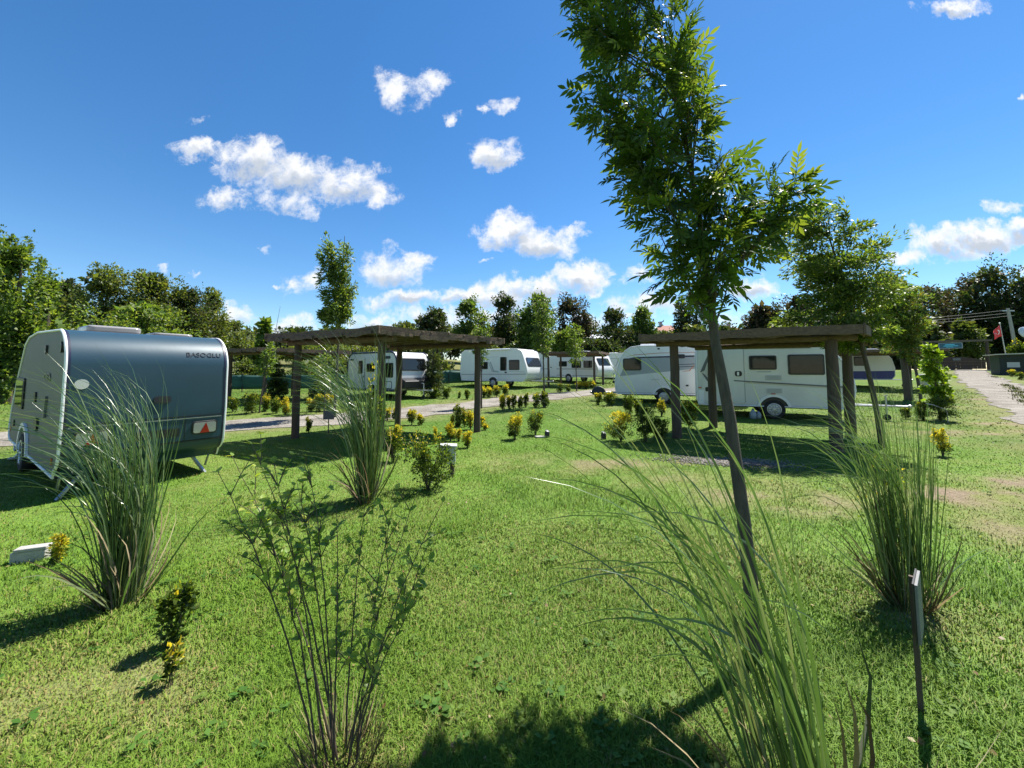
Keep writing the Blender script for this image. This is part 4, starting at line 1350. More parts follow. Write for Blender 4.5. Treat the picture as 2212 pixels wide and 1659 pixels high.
def garden_light(u, v, label, slab):
    p = gp(u, v)
    t = thing('garden_spotlight', label, 'garden light', p, R(20), 'black garden spotlights')
    MB().disc((0, 0, -.01), (0, 0, 1), [(.055, 0), (.06, .02), (.06, .12), (.05, .135)], 16).build('housing', M_BLACK, t, smooth=True)
    MB().disc((0, 0, .125), (.2, -.3, 1), [(.05, 0), (.056, .02), (.04, .03)], 16).build('lamp_head', M_DGREY, t, smooth=True)
    if slab:
        MB().box((-.30, -.07, -.01), (-.07, .07, .035)).build('footing', M_CONC, t, bevel=.008)


garden_light(1182, 944, 'black garden spotlight with pale footing beside dark green shrub', True)
garden_light(1304, 948, 'black garden spotlight left of the yellow topped shrub group', False)


def jug(u, v, label, s):
    p = gp(u, v)
    t = thing('water_jug', label, 'jug', p, 0, 'water jugs under the caravan')
    MB().disc((0, 0, 0), (0, 0, 1), [(.09 * s, 0), (.10 * s, .02), (.10 * s, .2 * s), (.05 * s, .27 * s), (.03 * s, .30 * s)], 14).build('bottle', M_JUG, t, smooth=True)
    MB().disc((0, 0, .30 * s), (0, 0, 1), [(.034 * s, 0), (.034 * s, .03)], 10).build('cap', M_BLUE, t)


jug(1627, 904, 'larger plastic water jug left of the caravan wheel', .95)
jug(1639, 904, 'smaller plastic water jug next to the caravan wheel', .75)


def hoop(u, v):
    p = gp(u, v)
    t = MB().tube([(.22, 0, -.05), (.22, 0, .28), (.18, 0, .38), (-.15, .05, .52), (-.3, .1, .55)], .014, 6).build('bent_pipe', M_STEEL, None, smooth=True)
    t.location = p
    tag(t, 'thin bent grey pipe standing before the dark round bush', 'pipe')


hoop(2032, 912)


# ------------------------------------------------------------------ net fence
def fence(A, Bp, n, h, label, z0=.15):
    A, Bp = Vector(A), Vector(Bp)
    t = thing('net_fence', label, 'fence', (A.x, A.y, gz(A.x, A.y)), 0, 'green net fences')
    oz = gz(A.x, A.y)
    pts = [A.lerp(Bp, k / n) - A for k in range(n + 1)]
    zz = [gz((A + q).x, (A + q).y) - oz for q in pts]
    rg = random.Random(int(h * 100))
    for q, z in zip(pts, zz):
        MB().tube([(q.x, q.y, z - .1), (q.x, q.y, z + h + z0 + .06)], .028, 6).build('post', M_POST, t)
    for k in range(n):
        a_, b_ = pts[k], pts[k + 1]
        mb = MB(); m_ = 8; r_ = 5
        dn = Vector((-(b_ - a_).y, (b_ - a_).x)).normalized()
        ph = rg.uniform(0, 6)
        for j in range(r_):
            for i in range(m_ + 1):
                f_ = i / m_; p = a_.lerp(b_, f_)
                s_ = math.sin(f_ * 5 + ph + j) * .03 + .03
                z = zz[k] * (1 - f_) + zz[k + 1] * f_ + z0 + h * j / (r_ - 1) - .05 * math.sin(PI * f_) * (j == r_ - 1)
                mb.v.append((p.x - dn.x * s_, p.y - dn.y * s_, z))
        for j in range(r_ - 1):
            for i in range(m_):
                q = j * (m_ + 1) + i
                mb.f.append((q, q + 1, q + m_ + 2, q + m_ + 1))
        o = mb.build('net_panel', M_NET, t, smooth=True)
        sd = o.modifiers.new('thickness', 'SOLIDIFY'); sd.thickness = .006


fence((-31, 20.5), (-8.6, 24.3), 9, .85, 'dark green net fence behind the far pergola')
fence((-6.2, 27.2), (-1.5, 30.8), 3, .95, 'short green net fence left of the caravan with front window')


# ------------------------------------------------------------------ entrance: gate, hut, flag, poles
def entrance():
    gx, gy = 73.2, 63.5
    gzv = gz(gx, gy)
    rz = R(-30)
    t = thing('entrance_gate', 'wooden entrance gate with arched panels under a tall beam', 'gate', (gx, gy, gzv), rz)
    W = 7.2
    for x in (-W / 2, W / 2):
        MB().tube([(x, 0, -.2), (x, 0, 2.4), (x + .02, 0, 4.7)], [.2, .19, .17], 10).build('gate_post', M_GATE, t, smooth=True)
    MB().box((-W / 2 - 1.0, -.12, 4.65), (W / 2 + .6, .12, 4.95)).build('top_beam', M_WOODG, t)
    nb = 14
    for k in range(nb):
        x0, x1 = -W / 2 + .25 + (W - .5) * k / nb, -W / 2 + .25 + (W - .5) * (k + 1) / nb - .02
        xm = ((x0 + x1) / 2) / (W / 2)
        hh = 1.45 + .75 * (1 - xm * xm)
        MB().box((x0, .02 + .004 * (k % 2), .2), (x1, .06 + .004 * (k % 2), hh)).build('gate_board', M_GATE, t)
    for z in (.3, .95, 1.4):
        MB().box((-W / 2 + .2, -.04, z), (W / 2 - .2, .0185, z + .1)).build('gate_rail', M_WOOD, t)
    MB().box((-W / 2 - .3, -.25, -.05), (W / 2 + 1.2, .25, .08)).build('threshold', M_CONC, t)
    MB().box((-.35, -.055, 1.6), (.55, -.042, 2.0)).build('small_sign', M_SIGN, t)
    s = thing('entrance_sign', 'blue and white sign hanging under the gate beam', 'sign', t.matrix_basis @ Vector((-.5, -.05, 3.6)), rz)
    MB().box((-1.4, -.03, 0), (1.4, .03, .95)).build('board', M_MGREY, s)
    MB().box((-1.3, -.042, .08), (1.3, -.0305, .87)).build('sign_face', M_SIGNB, s)
    for (a_, b_, c_, d_) in ((-.75, .55, .55, .72), (-.9, .95, .34, .48), (-.6, .4, .18, .28)):
        MB().prism([(a_, c_), (b_, c_ + .02), (b_ - .15, d_), (a_ + .2, d_ - .02)], (0, -.0435, 0), (1, 0, 0), (0, 0, 1), .004).build('lettering', M_SIGNT, s)
    # hut
    p = (57.8, 45.6)
    hzv = gz(*p)
    u_ = thing('reception_hut', 'dark green wooden hut with pale sheet roof beside the gate road', 'hut', (*p, hzv), R(-38))
    MB().box((0, 0, 0), (5.2, 3.2, 2.35)).build('wall', M_HUT, u_)
    for k in range(9):
        MB().box((-.03, .1 + k * .34, .05), (-.002, .42 + k * .34, 2.3)).build('green_board', M_DGREEN, u_)
    MB().prism([(-.5, 2.37), (5.6, 2.55), (5.6, 2.68), (-.5, 2.48)], (0, 3.6, 0), (1, 0, 0), (0, 0, 1), 4.1).build('roof', M_HUTROOF, u_)
    for k, (x0, z0) in enumerate(((.5, .9), (2.0, 1.0), (3.5, .95))):
        MB().box((x0, -.03, z0), (x0 + .95, -.002, z0 + .6)).build('notice_board', M_PLASTIC, u_)
    # flag
    fp = (62.5, 48.5)
    fo = thing('flagpole', 'red flag with white crescent and star flying on a tilted pole', 'flag', (*fp, gz(*fp)), 0)
    ln = Vector((-.10, 0, 1)).normalized()
    MB().tube([Vector((0, 0, 0)), ln * 6.4], [.06, .045], 8).build('pole', M_STEEL, fo, smooth=True)
    MB().disc(ln * 6.4, ln, [(.04, 0), (.09, .05), (.09, .1), (.03, .15)], 10).build('finial', M_TRIMW, fo, smooth=True)
    mb = MB(); nx, nz = 14, 8
    top = ln * 6.25; fdir = Vector((-.86, -.28, -.44)).normalized(); dn = -ln

    def fpnt(a_, b_):
        wv = math.sin(a_ * 7 + b_ * 2) * .12 * a_
        return top + fdir * (2.0 * a_) + dn * (1.45 * b_ * (1 - .45 * a_)) + Vector((.2, -.9, 0)) * wv + Vector((0, 0, -.25)) * a_ * a_
    for j in range(nz + 1):
        for i in range(nx + 1):
            mb.v.append(tuple(fpnt(i / nx, j / nz)))
    for j in range(nz):
        for i in range(nx):
            q = j * (nx + 1) + i
            mb.f.append((q, q + 1, q + nx + 2, q + nx + 1))
    fl = mb.build('flag', M_FLAG, fo, smooth=True)
    sd = fl.modifiers.new('thickness', 'SOLIDIFY'); sd.thickness = .01

    def emblem(pts2, nm):
        mb2 = MB()
        for a_, b_ in pts2:
            mb2.v.append(tuple(fpnt(a_, b_) + Vector((0, -.03, 0))))
        return mb2
    cres = [(.38 + .13 * math.cos(R(w)), .5 + .24 * math.sin(R(w))) for w in range(40, 321, 20)]
    inn = [(.42 + .105 * math.cos(R(w)), .5 + .19 * math.sin(R(w))) for w in range(320, 39, -20)]
    mb2 = emblem(cres + inn, 'crescent'); n_ = len(cres)
    for k in range(n_ - 1):
        mb2.f.append((k, k + 1, 2 * n_ - 2 - k, 2 * n_ - 1 - k))
    mb2.build('crescent', M_FLAGW, fo)
    st = [(.60 + (.06 if k % 2 == 0 else .025) * math.cos(k * PI / 5), .5 + (.12 if k % 2 == 0 else .05) * math.sin(k * PI / 5)) for k in range(10)]
    mb2 = emblem(st, 'star'); mb2.f.append(tuple(range(10))); mb2.build('star', M_FLAGW, fo)
    # poles
    pp = (72.5, 55.0)
    po = thing('utility_pole', 'pale concrete utility pole leaning beside the flag', 'pole', (*pp, gz(*pp)), 0)
    MB().tube([(0, 0, -.2), (-.5, 0, 4.5), (-1.0, 0, 9.2)], [.24, .2, .17], 10).build('pole', M_CONC, po, smooth=True)
    MB().box((-1.9, -.06, 8.75), (-.1, .06, 8.9)).build('cross_arm', M_STEEL, po)
    MB().disc((.25, -.4, 5.6), (0, -1, .2), [(.2, 0), (.75, .15), (.8, .3), (.3, .5)], 16).build('satellite_dish', M_PALEROOF, po, smooth=True)
    q = Vector((71.5, 55.0, gz(*pp) + 8.85)); e2_ = Vector((52.5, 66.0, gz(52.5, 66) + 8.4))
    p2 = thing('utility_pole', 'thin dark utility pole in front of the dark wood', 'pole', (52.5, 66, gz(52.5, 66)), 0)
    MB().tube([(0, 0, -.2), (0, 0, 8.6)], [.13, .1], 8).build('pole', M_POST, p2, smooth=True)
    MB().box((-.8, -.05, 8.3), (.8, .05, 8.4)).build('cross_arm', M_POST, p2)
    for k in range(3):
        a_ = q + Vector((-.8 + k * .8, 0, -.35 * k)); b_ = e2_ + Vector((-.7 + k * .7, 0, -.35 * k))
        pts = [a_.lerp(b_, f_) - Vector((0, 0, .55 * 4 * f_ * (1 - f_))) for f_ in [i / 40 for i in range(41)]]
        wo = MB().tube(pts, .026, 6).build('power_line', M_DGREY)
        tag(wo, ('top', 'middle', 'lowest')[k] + ' of three power lines crossing before the dark wood', 'cable', 'power lines')
    pq = (-44, 74); zq = gz(*pq)
    p3 = thing('utility_pole', 'distant wooden pole on the hillside above the left pergola', 'pole', (*pq, zq), 0)
    MB().tube([(0, 0, -.2), (0, 0, 5.9)], [.17, .13], 8).build('pole', M_POST, p3, smooth=True)
    MB().box((-.2, -.06, 5.3), (1.0, .06, 5.45)).build('cross_arm', M_POST, p3)
    an = thing('antenna_mast', 'thin leaning antenna mast rising above the left hedge', 'antenna', (-27.5, 44, gz(-27.5, 44)), 0)
    MB().tube([(0, 0, 0), (.25, 0, 3.5), (.75, 0, 7.0)], [.05, .035, .015], 6).build('mast', M_STEEL, an)


entrance()


# ------------------------------------------------------------------ houses beyond the trees
def house(label, cx, cy, w, dpt, wall_h, roof_h, rz, wm, rm, z=None, chimneys=1):
    z = gz(cx, cy) if z is None else z
    t = thing('house', label, 'house', (cx, cy, z), rz, 'houses beyond the trees')
    MB().box((-w / 2, -dpt / 2, -1), (w / 2, dpt / 2, wall_h)).build('wall', wm, t)
    r = MB()
    a_, b_ = w / 2 + .5, dpt / 2 + .5
    rl = w * .22
    r.add([(-a_, -b_, wall_h - .1), (a_, -b_, wall_h - .1), (a_, b_, wall_h - .1), (-a_, b_, wall_h - .1), (-rl, 0, wall_h + roof_h), (rl, 0, wall_h + roof_h)],
          [(0, 1, 5, 4), (1, 2, 5), (2, 3, 4, 5), (3, 0, 4), (3, 2, 1, 0)])
    ro = r.build('roof', rm, t)
    for k in range(chimneys):
        x = -rl * .6 + k * rl * 1.1
        MB().box((x - .3, -.3, wall_h + roof_h - .8), (x + .3, .3, wall_h + roof_h + .9)).build('chimney', M_WALL, ro)
    nwin = max(2, int(w / 3))
    for fl_ in range(int(wall_h // 2.8)):
        for k in range(nwin):
            x = -w / 2 + w * (k + .5) / nwin
            wo = MB().box((x - .55, -dpt / 2 - .05, .9 + 2.8 * fl_), (x + .55, -dpt / 2 - .002, 2.2 + 2.8 * fl_)).build('window', M_TRIMW, t)
            MB().box((x - .47, -dpt / 2 - .07, .98 + 2.8 * fl_), (x + .47, -dpt / 2 - .0505, 2.12 + 2.8 * fl_)).build('pane', M_GLASS, wo)


house('house with red hipped tile roof peeking above the right pergola', 33.5, 84, 6, 8, 7.6, 2.1, R(-15), M_WALL, M_TILE)
house('wider house with reddish tile roof behind the tall tree trunk', 46.5, 84, 9, 9, 7.6, 1.7, R(-20), M_WALL, M_TILE, chimneys=2)
house('low building with pale blue sheet roof between the middle trees', 15.8, 72, 9, 7, 5.6, 1.0, R(-10), M_WALLG, M_PALEROOF, chimneys=0)
house('small pale shed with grey roof behind the white caravans', 20.5, 62, 6, 5, 2.9, .7, R(-12), M_WALLG, M_PALEROOF, chimneys=0)
house('cream far house half hidden behind the left pergola', -21, 92, 9, 7, 3.2, 1.3, R(10), M_WALL, M_TILE, chimneys=1)

# ------------------------------------------------------------------ plants
WIND = np.array((-1.0, -0.15, 0.0))


def leaves(name, P, D, Ln, Wd, cols, m, rng, fold=0.25):
    """one four-cornered folded leaf at each point of P, pointing along D"""
    n = len(P)
    D = D / (np.linalg.norm(D, axis=1)[:, None] + 1e-9)
    Q = rng.normal(size=(n, 3)); S = np.cross(D, Q); S /= (np.linalg.norm(S, axis=1)[:, None] + 1e-9)
    Nn = np.cross(D, S)
    Ln = np.broadcast_to(Ln, n)[:, None]; Wd = np.broadcast_to(Wd, n)[:, None]
    V = np.stack([P, P + D * Ln * .45 + S * Wd * .5 + Nn * Wd * fold, P + D * Ln - Nn * Ln * .12, P + D * Ln * .45 - S * Wd * .5 + Nn * Wd * fold], 1)
    F = (np.arange(n) * 4)[:, None] + np.arange(4)
    return fast_mesh(name, V.reshape(-1, 3), F, m, np.repeat(cols, 4, 0))


def pick(pal, n, rng, w=None):
    pal = np.array(pal)
    c = pal[rng.choice(len(pal), n, p=w)]
    return c * rng.uniform(.78, 1.22, (n, 1))


def crown_points(ells, n, rng, clump=.24, hollow=.35):
    """leaf positions gathered in clumps through the ellipsoids, and the clump centres"""
    vol = np.array([e[1][0] * e[1][1] * e[1][2] for e in ells]) ** .75; vol /= vol.sum()
    P, O, Cs = [], [], []
    for (c, r, nc), f in zip(ells, vol):
        c, r = np.array(c, float), np.array(r, float)
        d = rng.normal(size=(nc, 3)); d /= np.linalg.norm(d, axis=1)[:, None]
        rad = hollow + (1 - hollow) * rng.random(nc) ** .55
        cc = c + d * rad[:, None] * r * (1 + .12 * rng.normal(size=(nc, 1)))
        k = int(n * f)
        wts = rng.uniform(.4, 1.6, nc); wts /= wts.sum()
        i = rng.choice(nc, k, p=wts)
        cr = (r * clump)[None] * rng.uniform(.6, 1.4, (nc, 1))
        off = rng.normal(size=(k, 3)); off /= np.linalg.norm(off, axis=1)[:, None]
        off = off * (rng.random((k, 1)) ** .45) * cr[i] * 1.35
        P.append(cc[i] + off); O.append(off / (np.linalg.norm(off, axis=1)[:, None] + 1e-6) * .8 + (cc[i] - c) / r); Cs.append(cc)
    return np.concatenate(P), np.concatenate(O), np.concatenate(Cs)


def tree(label, base, trunk, ells, n, ll, lw, pal, seed, group=None, m=None, bark=None, wind=.25, limbs=8, clump=.24, hollow=.35, name='tree', droop=.2, core=.0):
    rg = np.random.default_rng(seed); pr = random.Random(seed)
    base = Vector(base)
    t = thing(name, label, 'tree', base, 0, group)
    pts, rad = [Vector(p) for p, r in trunk], [r for p, r in trunk]
    mb = MB().tube(pts, rad, 8, jit=.06, rng=pr)
    P, O, Cs = crown_points(ells, n, rg, clump, hollow)
    if limbs:
        for c in Cs[rg.choice(len(Cs), min(limbs, len(Cs)), replace=False)]:
            c = Vector(c)
            cand = [(i, p) for i, p in enumerate(pts) if p.z < c.z - .05 * abs(c.z)] or [(0, pts[0])]
            i, a_ = max(cand, key=lambda q: q[1].z - .6 * (q[1] - c).length)
            mid = a_.lerp(c, .5) + Vector((pr.uniform(-.1, .1), pr.uniform(-.1, .1), -.08)) * (c - a_).length * .5
            mb.tube([a_, mid, c], [rad[i] * .5, rad[i] * .3, rad[i] * .08], 5, cap=False)
    mb.build('trunk', bark or M_BARKD, t, smooth=True)
    D = O + rg.normal(size=O.shape) * .7 + WIND * wind * 2 + np.array((0, 0, -droop))
    s = rg.uniform(.7, 1.3, len(P))
    # fuller, larger sprays in the heart of the crown
    nc = int(len(P) * core)
    if nc:
        Pc = []
        for (c, r, _n), k in zip(ells, rg.multinomial(nc, [1 / len(ells)] * len(ells))):
            d_ = rg.normal(size=(k, 3)); d_ /= np.linalg.norm(d_, axis=1)[:, None]
            Pc.append(np.array(c) + d_ * np.array(r) * .72 * rg.random((k, 1)) ** .4)
        P = np.concatenate([P, np.concatenate(Pc)]); D = np.concatenate([D, rg.normal(size=(nc, 3))]); s = np.concatenate([s, rg.uniform(2.0, 3.2, nc)])
    me = leaves('crown', P, D, ll * s, lw * s, pick(pal, len(P), rg), m or M_LEAF, rg)
    cr = link(bpy.data.objects.new('crown', me), t)
    cr['kind'] = 'stuff'
    return t


DARK = [(.042, .072, .022), (.030, .056, .02), (.065, .095, .028), (.065, .065, .03)]
PURP = [(.042, .054, .024), (.06, .052, .032), (.034, .046, .022), (.085, .068, .042)]
MIDG = [(.095, .16, .03), (.13, .205, .04), (.07, .125, .026), (.17, .22, .055)]
OLIV = [(.085, .125, .032), (.115, .155, .04), (.06, .095, .026), (.14, .16, .045)]
ASH = [(.060, .115, .028), (.08, .145, .032), (.105, .17, .036), (.15, .195, .055), (.045, .085, .026)]
ASHL = [(.085, .15, .034), (.11, .18, .038), (.14, .21, .042), (.19, .24, .065), (.06, .11, .03)]
BRIGHT = [(.16, .26, .02), (.22, .32, .03), (.12, .20, .02)]


def broad(label, u, y, vtop, wpx, pal, seed, group, n=2600, leaf=.3, m=None, crown_frac=.75, sky_gap=.3, wind=.15, name='tree', lobes=3):
    """broadleaf tree whose top is seen at (u, vtop), standing at depth y, crown wpx wide in the photograph's measure"""
    top = at(u, vtop, y)
    gz0 = gz(top.x, y)
    H = top.z - gz0
    rw = wpx / FOC * y / 2
    rg = random.Random(seed)
    ch = H * crown_frac
    ells = [((0, 0, H - ch * .52), (rw * .78, rw * .78, ch * .46), 26)]
    for k in range(lobes):
        a_ = rg.uniform(0, 2 * PI)
        ells.append(((math.cos(a_) * rw * .5, math.sin(a_) * rw * .4, H - ch * rg.uniform(.35, .8)), (rw * rg.uniform(.4, .55), rw * .5, ch * rg.uniform(.2, .3)), 12))
    ells.append((((rg.random() - .5) * rw * .3, 0, H - ch * .16), (rw * .42, rw * .42, ch * .15), 8))
    lean = rg.uniform(-.04, .04) * H
    trunk = [((0, 0, -.2), .028 * H + .05), ((lean * .3, 0, H * .25), .02 * H + .04), ((lean, 0, H * .55), .013 * H + .03), ((lean, 0, H * .85), .02)]
    return tree(label, (top.x, y, gz0), trunk, ells, n, leaf, leaf * .55, pal, seed, group, m or M_DARKLEAF, None, wind, 9, clump=.26, hollow=sky_gap, name=name, core=.12)


# --- the wood on the right, behind the gate
GW = 'dark wood behind the entrance gate'
for k, (u, y, vt, w, pal, lab) in enumerate([
        (1640, 72, 655, 90, PURP, 'leftmost dark purple tree of the right wood'),
        (1730, 76, 640, 130, PURP, 'dark tree behind the wind-bent ash on the right'),
        (1830, 78, 610, 140, PURP, 'dark tree above the right end of the right pergola'),
        (1925, 80, 585, 150, DARK, 'dark tree left of the gap before the gate wood'),
        (2010, 84, 612, 130, PURP, 'lower brownish tree above the gate, left half'),
        (2075, 86, 600, 120, PURP, 'lower brownish tree directly above the gate sign'),
        (2140, 80, 570, 150, DARK, 'tallest dark tree of the gate wood'),
        (2215, 78, 590, 150, DARK, 'dark tree at the right picture edge behind the flag'),
        (2300, 78, 570, 170, DARK, 'dark tree beyond the right picture edge behind the pole')]):
    broad(lab, u, y, vt, w, pal, 100 + k, GW, n=7500, leaf=.5, crown_frac=.9, lobes=5, sky_gap=.3)
for k, (u, y, vt, w, lab) in enumerate([(1990, 70, 700, 120, 'low bushy tree left of the entrance gate'), (2075, 72, 690, 80, 'mid green bush tree behind the entrance gate'), (2050, 100, 690, 200, 'dense low dark tree filling the view through the gate'), (2190, 98, 680, 180, 'dense low dark tree behind the hut'), (2290, 72, 690, 150, 'low dark tree right of the hut'), (1900, 74, 720, 160, 'low dark tree behind the blue banded caravan'), (1720, 80, 715, 200, 'low dark hedge tree behind the right pergola roof')]):
    broad(lab, u, y, vt, w, OLIV if k == 1 else DARK, 120 + k, 'low trees around the entrance', n=4500, leaf=.5, crown_frac=.97, sky_gap=.1)

# --- middle row of trees
GM = 'row of trees behind the white caravans'
for k, (u, y, vt, w, pal, lab, fr) in enumerate([
        (875, 62, 695, 70, OLIV, 'low pale tree at the left start of the middle tree row', .9),
        (945, 60, 665, 76, DARK, 'dark tree right of the left pergola roof', .85),
        (1020, 54, 645, 80, ASH, 'pale twin-topped tree behind the caravan with front window', .88),
        (1088, 60, 634, 82, DARK, 'dark round tree in the middle of the tree row', .85),
        (1160, 50, 628, 76, ASH, 'pale wind-blown tree right of the dark round tree', .88),
        (1235, 60, 640, 86, PURP, 'open dark tree with sky gaps left of the conical tree', .75),
        (1325, 58, 660, 90, DARK, 'dense dark conical tree above the swoosh caravan', .95),
        (1388, 60, 655, 56, ASH, 'thin feathery tree right of the conical tree', .9),
        (1500, 66, 625, 90, DARK, 'dark tree left of the near ash trunk', .8),
        (1040, 44, 715, 70, OLIV, 'low bushy tree above the roof of the front-window caravan', .95),
        (1225, 42, 715, 52, MIDG, 'small bright tree above the long white caravan', .72),
        (905, 46, 720, 80, OLIV, 'low olive tree between left pergola and front-window caravan', .95),
        (1130, 52, 735, 120, OLIV, 'low green thicket tree behind the two caravans', .97),
        (1290, 52, 735, 120, DARK, 'low dark thicket tree behind the long caravan', .97),
        (1430, 60, 715, 90, OLIV, 'low green tree above the swoosh caravan roof', .97),
        (1510, 58, 700, 70, OLIV, 'low green tree left of the near trunk above the pergola', .97),
        (1600, 62, 722, 90, DARK, 'low dark tree above the middle of right pergola', .97)]):
    broad(lab, u, y, vt, w * 1.22, pal, 140 + k, GM, n=5500, leaf=.32, crown_frac=fr, m=M_LEAF if pal in (ASH, MIDG) else M_DARKLEAF, sky_gap=.25, wind=.3 if pal is ASH else .1)

GT = 'low thicket trees along the far edge'
for k in range(15):
    u_ = 470 + k * 84
    broad('low thicket tree, %s of fifteen from left along the far skyline' % ['first', 'second', 'third', 'fourth', 'fifth', 'sixth', 'seventh', 'eighth', 'ninth', 'tenth', 'eleventh', 'twelfth', 'thirteenth', 'fourteenth', 'fifteenth'][k], u_, 74, 694 + (k * 37 % 19), 165, DARK if k % 3 else OLIV, 260 + k, GT, n=3000, leaf=.55, crown_frac=.98, sky_gap=.1)
for k, (u_, vt_, w_, lab) in enumerate([(470, 775, 70, 'left'), (530, 780, 80, 'second'), (660, 785, 70, 'third'), (735, 782, 80, 'fourth'), (950, 775, 60, 'right')]):
    broad('olive bush behind the net fence, ' + ('at its %s end' % lab if k in (0, 4) else '%s from its left end' % lab), u_, 31.5, vt_, w_, OLIV, 280 + k, 'bushes behind the net fence', n=2600, leaf=.2, crown_frac=.98, sky_gap=.1, name='bush')

# --- left: hedge of broad bushes and a poplar
GL = 'broad green trees behind the grey caravan'
for k, (u, y, vt, w, lab) in enumerate([
        (225, 34, 578, 190, 'broad dark green tree left of the hedge top'), (320, 36, 580, 170, 'broad green tree in the middle of the hedge'),
        (400, 38, 615, 150, 'sloping green tree right in the hedge'), (455, 44, 625, 90, 'paler tree at the right end of the hedge'),
        (300, 31, 650, 260, 'yellowish lower bush tree of the hedge'), (150, 36, 600, 110, 'dark tree between poplar and hedge'),
        (510, 52, 690, 110, 'low far tree right of the hedge'), (560, 40, 735, 90, 'low bushy tree above the far pergola roof'), (575, 30, 685, 34, 'small upright tree before the antenna'),
        (655, 46, 745, 120, 'low green bush tree above left pergola roof, left part'), (700, 50, 740, 110, 'low bush tree on the hillside behind the sapling'), (780, 56, 742, 130, 'low hillside bush tree behind left pergola')]):
    broad(lab, u, y, vt, w, [OLIV, OLIV, DARK, OLIV, MIDG, DARK, OLIV, OLIV, MIDG, OLIV, OLIV, OLIV][k], 170 + k, GL, n=11000 if k < 6 else 4000, leaf=.22, crown_frac=.96, sky_gap=.35 if k < 6 else .2, wind=.1, m=M_LEAF)
broad('tall light green poplar at the far left', 42, 17, 512, 105, MIDG, 190, GL, n=9000, leaf=.15, m=M_LEAF, crown_frac=.92, wind=-.1, name='poplar_tree', lobes=4)
broad('dark tree behind the poplar at the left picture edge', -10, 24, 560, 130, DARK, 191, GL, n=6000, leaf=.2, crown_frac=.92)
broad('smaller light green tree right of the poplar', 105, 19, 590, 85, MIDG, 192, GL, n=6000, leaf=.15, m=M_LEAF, crown_frac=.9)
broad('dark tree beyond the left picture edge', -140, 26, 560, 170, DARK, 193, GL, n=6000, leaf=.25, crown_frac=.92)
broad('bush tree beyond the left picture edge by the road', -60, 20, 660, 150, OLIV, 194, GL, n=6000, leaf=.2, crown_frac=.97)


# --- saplings
def sapling(label, u, v, vtop, wpx, seed, lean, n, pal=ASH, leafl=.10, group='young ash trees', cf=.6, rad=.045, d=None, tops=3, name='ash_tree', bias=0.0, leafw=None, spires=False):
    b_ = gp(u, v)
    H = at(u, vtop, b_.y).z - b_.z
    rw = wpx / FOC * b_.y / 2
    rg = random.Random(seed)
    tp = lambda q: Vector((lean * q ** 1.6, .05 * H * q, H * q))
    trunk = [(tp(q) - Vector((0, 0, .1 if q == 0 else 0)), rad * (1.15 - q)) for q in (0, .12, .25, .4, .55, .7, .85, .98)]
    ells = []
    for k in range(7):
        q = 1 - cf + cf * (k + .3) / 7
        c_ = tp(q)
        wq = rw * (math.sin(PI * min(1, (q - (1 - cf)) / cf * .8 + .18)) ** .7)
        ells.append(((c_.x + bias * wq + rg.uniform(-.2, .2) * wq, c_.y + rg.uniform(-.2, .2) * wq, c_.z), (wq * .8, wq * .75, H * cf / 9), 12))
    if spires:
        ells = [((0, 0, H * .50), (rw * .62, rw * .6, H * .10), 14), ((.03, 0, H * .60), (rw * .55, rw * .5, H * .10), 14)]
        for (a_, z_, rr, rz_) in ((-.42, .80, .26, .115), (-.12, .84, .24, .135), (.34, .80, .24, .125), (.12, .70, .4, .09)):
            ells.append(((a_ * rw, rg.uniform(-.2, .2) * rw, H * z_), (rw * rr, rw * rr, H * rz_), 14))
    for k in range(0 if spires else tops):
        c_ = tp(.97)
        ells.append(((c_.x + (k - (tops - 1) / 2) * rw * .5 + bias * rw * .3, c_.y, H * rg.uniform(.86, .95)), (rw * .16, rw * .2, H * .09), 8))
    return tree(label, b_, trunk, ells, n, leafl, leafw or leafl * .33, pal, seed, group, M_LEAF, M_BARK, .45, 16, clump=.3, hollow=.2, name=name)


sapling('feathery young ash rising behind the left pergola', 722, 903, 495, 118, 210, .02, 6000, cf=.66, leafl=.14, spires=True, pal=ASHL)
sapling('wind-bent young ash behind the right pergola', 1906, 965, 432, 290, 211, -.85, 17000, cf=.57, leafl=.105, rad=.05, bias=-.15, pal=ASHL)
sapling('yellowing ash with thick trunk right of the pergola', 1964, 864, 590, 120, 212, -.3, 8000, cf=.60, leafl=.15, rad=.15, pal=ASHL + [(.2, .17, .03)])
sapling('slim ash beside the thick trunked tree', 1990, 866, 640, 70, 213, -.5, 3200, cf=.6, leafl=.15, rad=.06, pal=ASHL + [(.2, .17, .03)])
sapling('bright yellow-green young tree above the dark round bush', 2032, 906, 742, 54, 214, -.05, 1200, pal=BRIGHT, leafl=.13, leafw=.09, cf=.8, rad=.03, group=None, tops=2, name='young_tree')
sapling('small slim tree before the front-window caravan with dark foliage', 1040, 882, 700, 40, 215, -.05, 700, cf=.45, leafl=.13, rad=.03)
sapling('thin tree trunk before the front corner of the white caravan', 1176, 880, 640, 60, 216, -.1, 1500, cf=.5, leafl=.14, rad=.035)
sapling('small sapling by the long white caravan', 1246, 846, 700, 50, 217, -.1, 1300, cf=.55, leafl=.16, rad=.035, pal=MIDG)
sapling('leafy sapling between far pergola and small navy caravan', 700, 893, 760, 60, 218, -.05, 700, cf=.6, leafl=.12, rad=.025, pal=MIDG)
sapling('slim sapling propped beside the far pergola', 560, 892, 745, 40, 219, .25, 500, cf=.45, leafl=.12, rad=.025)


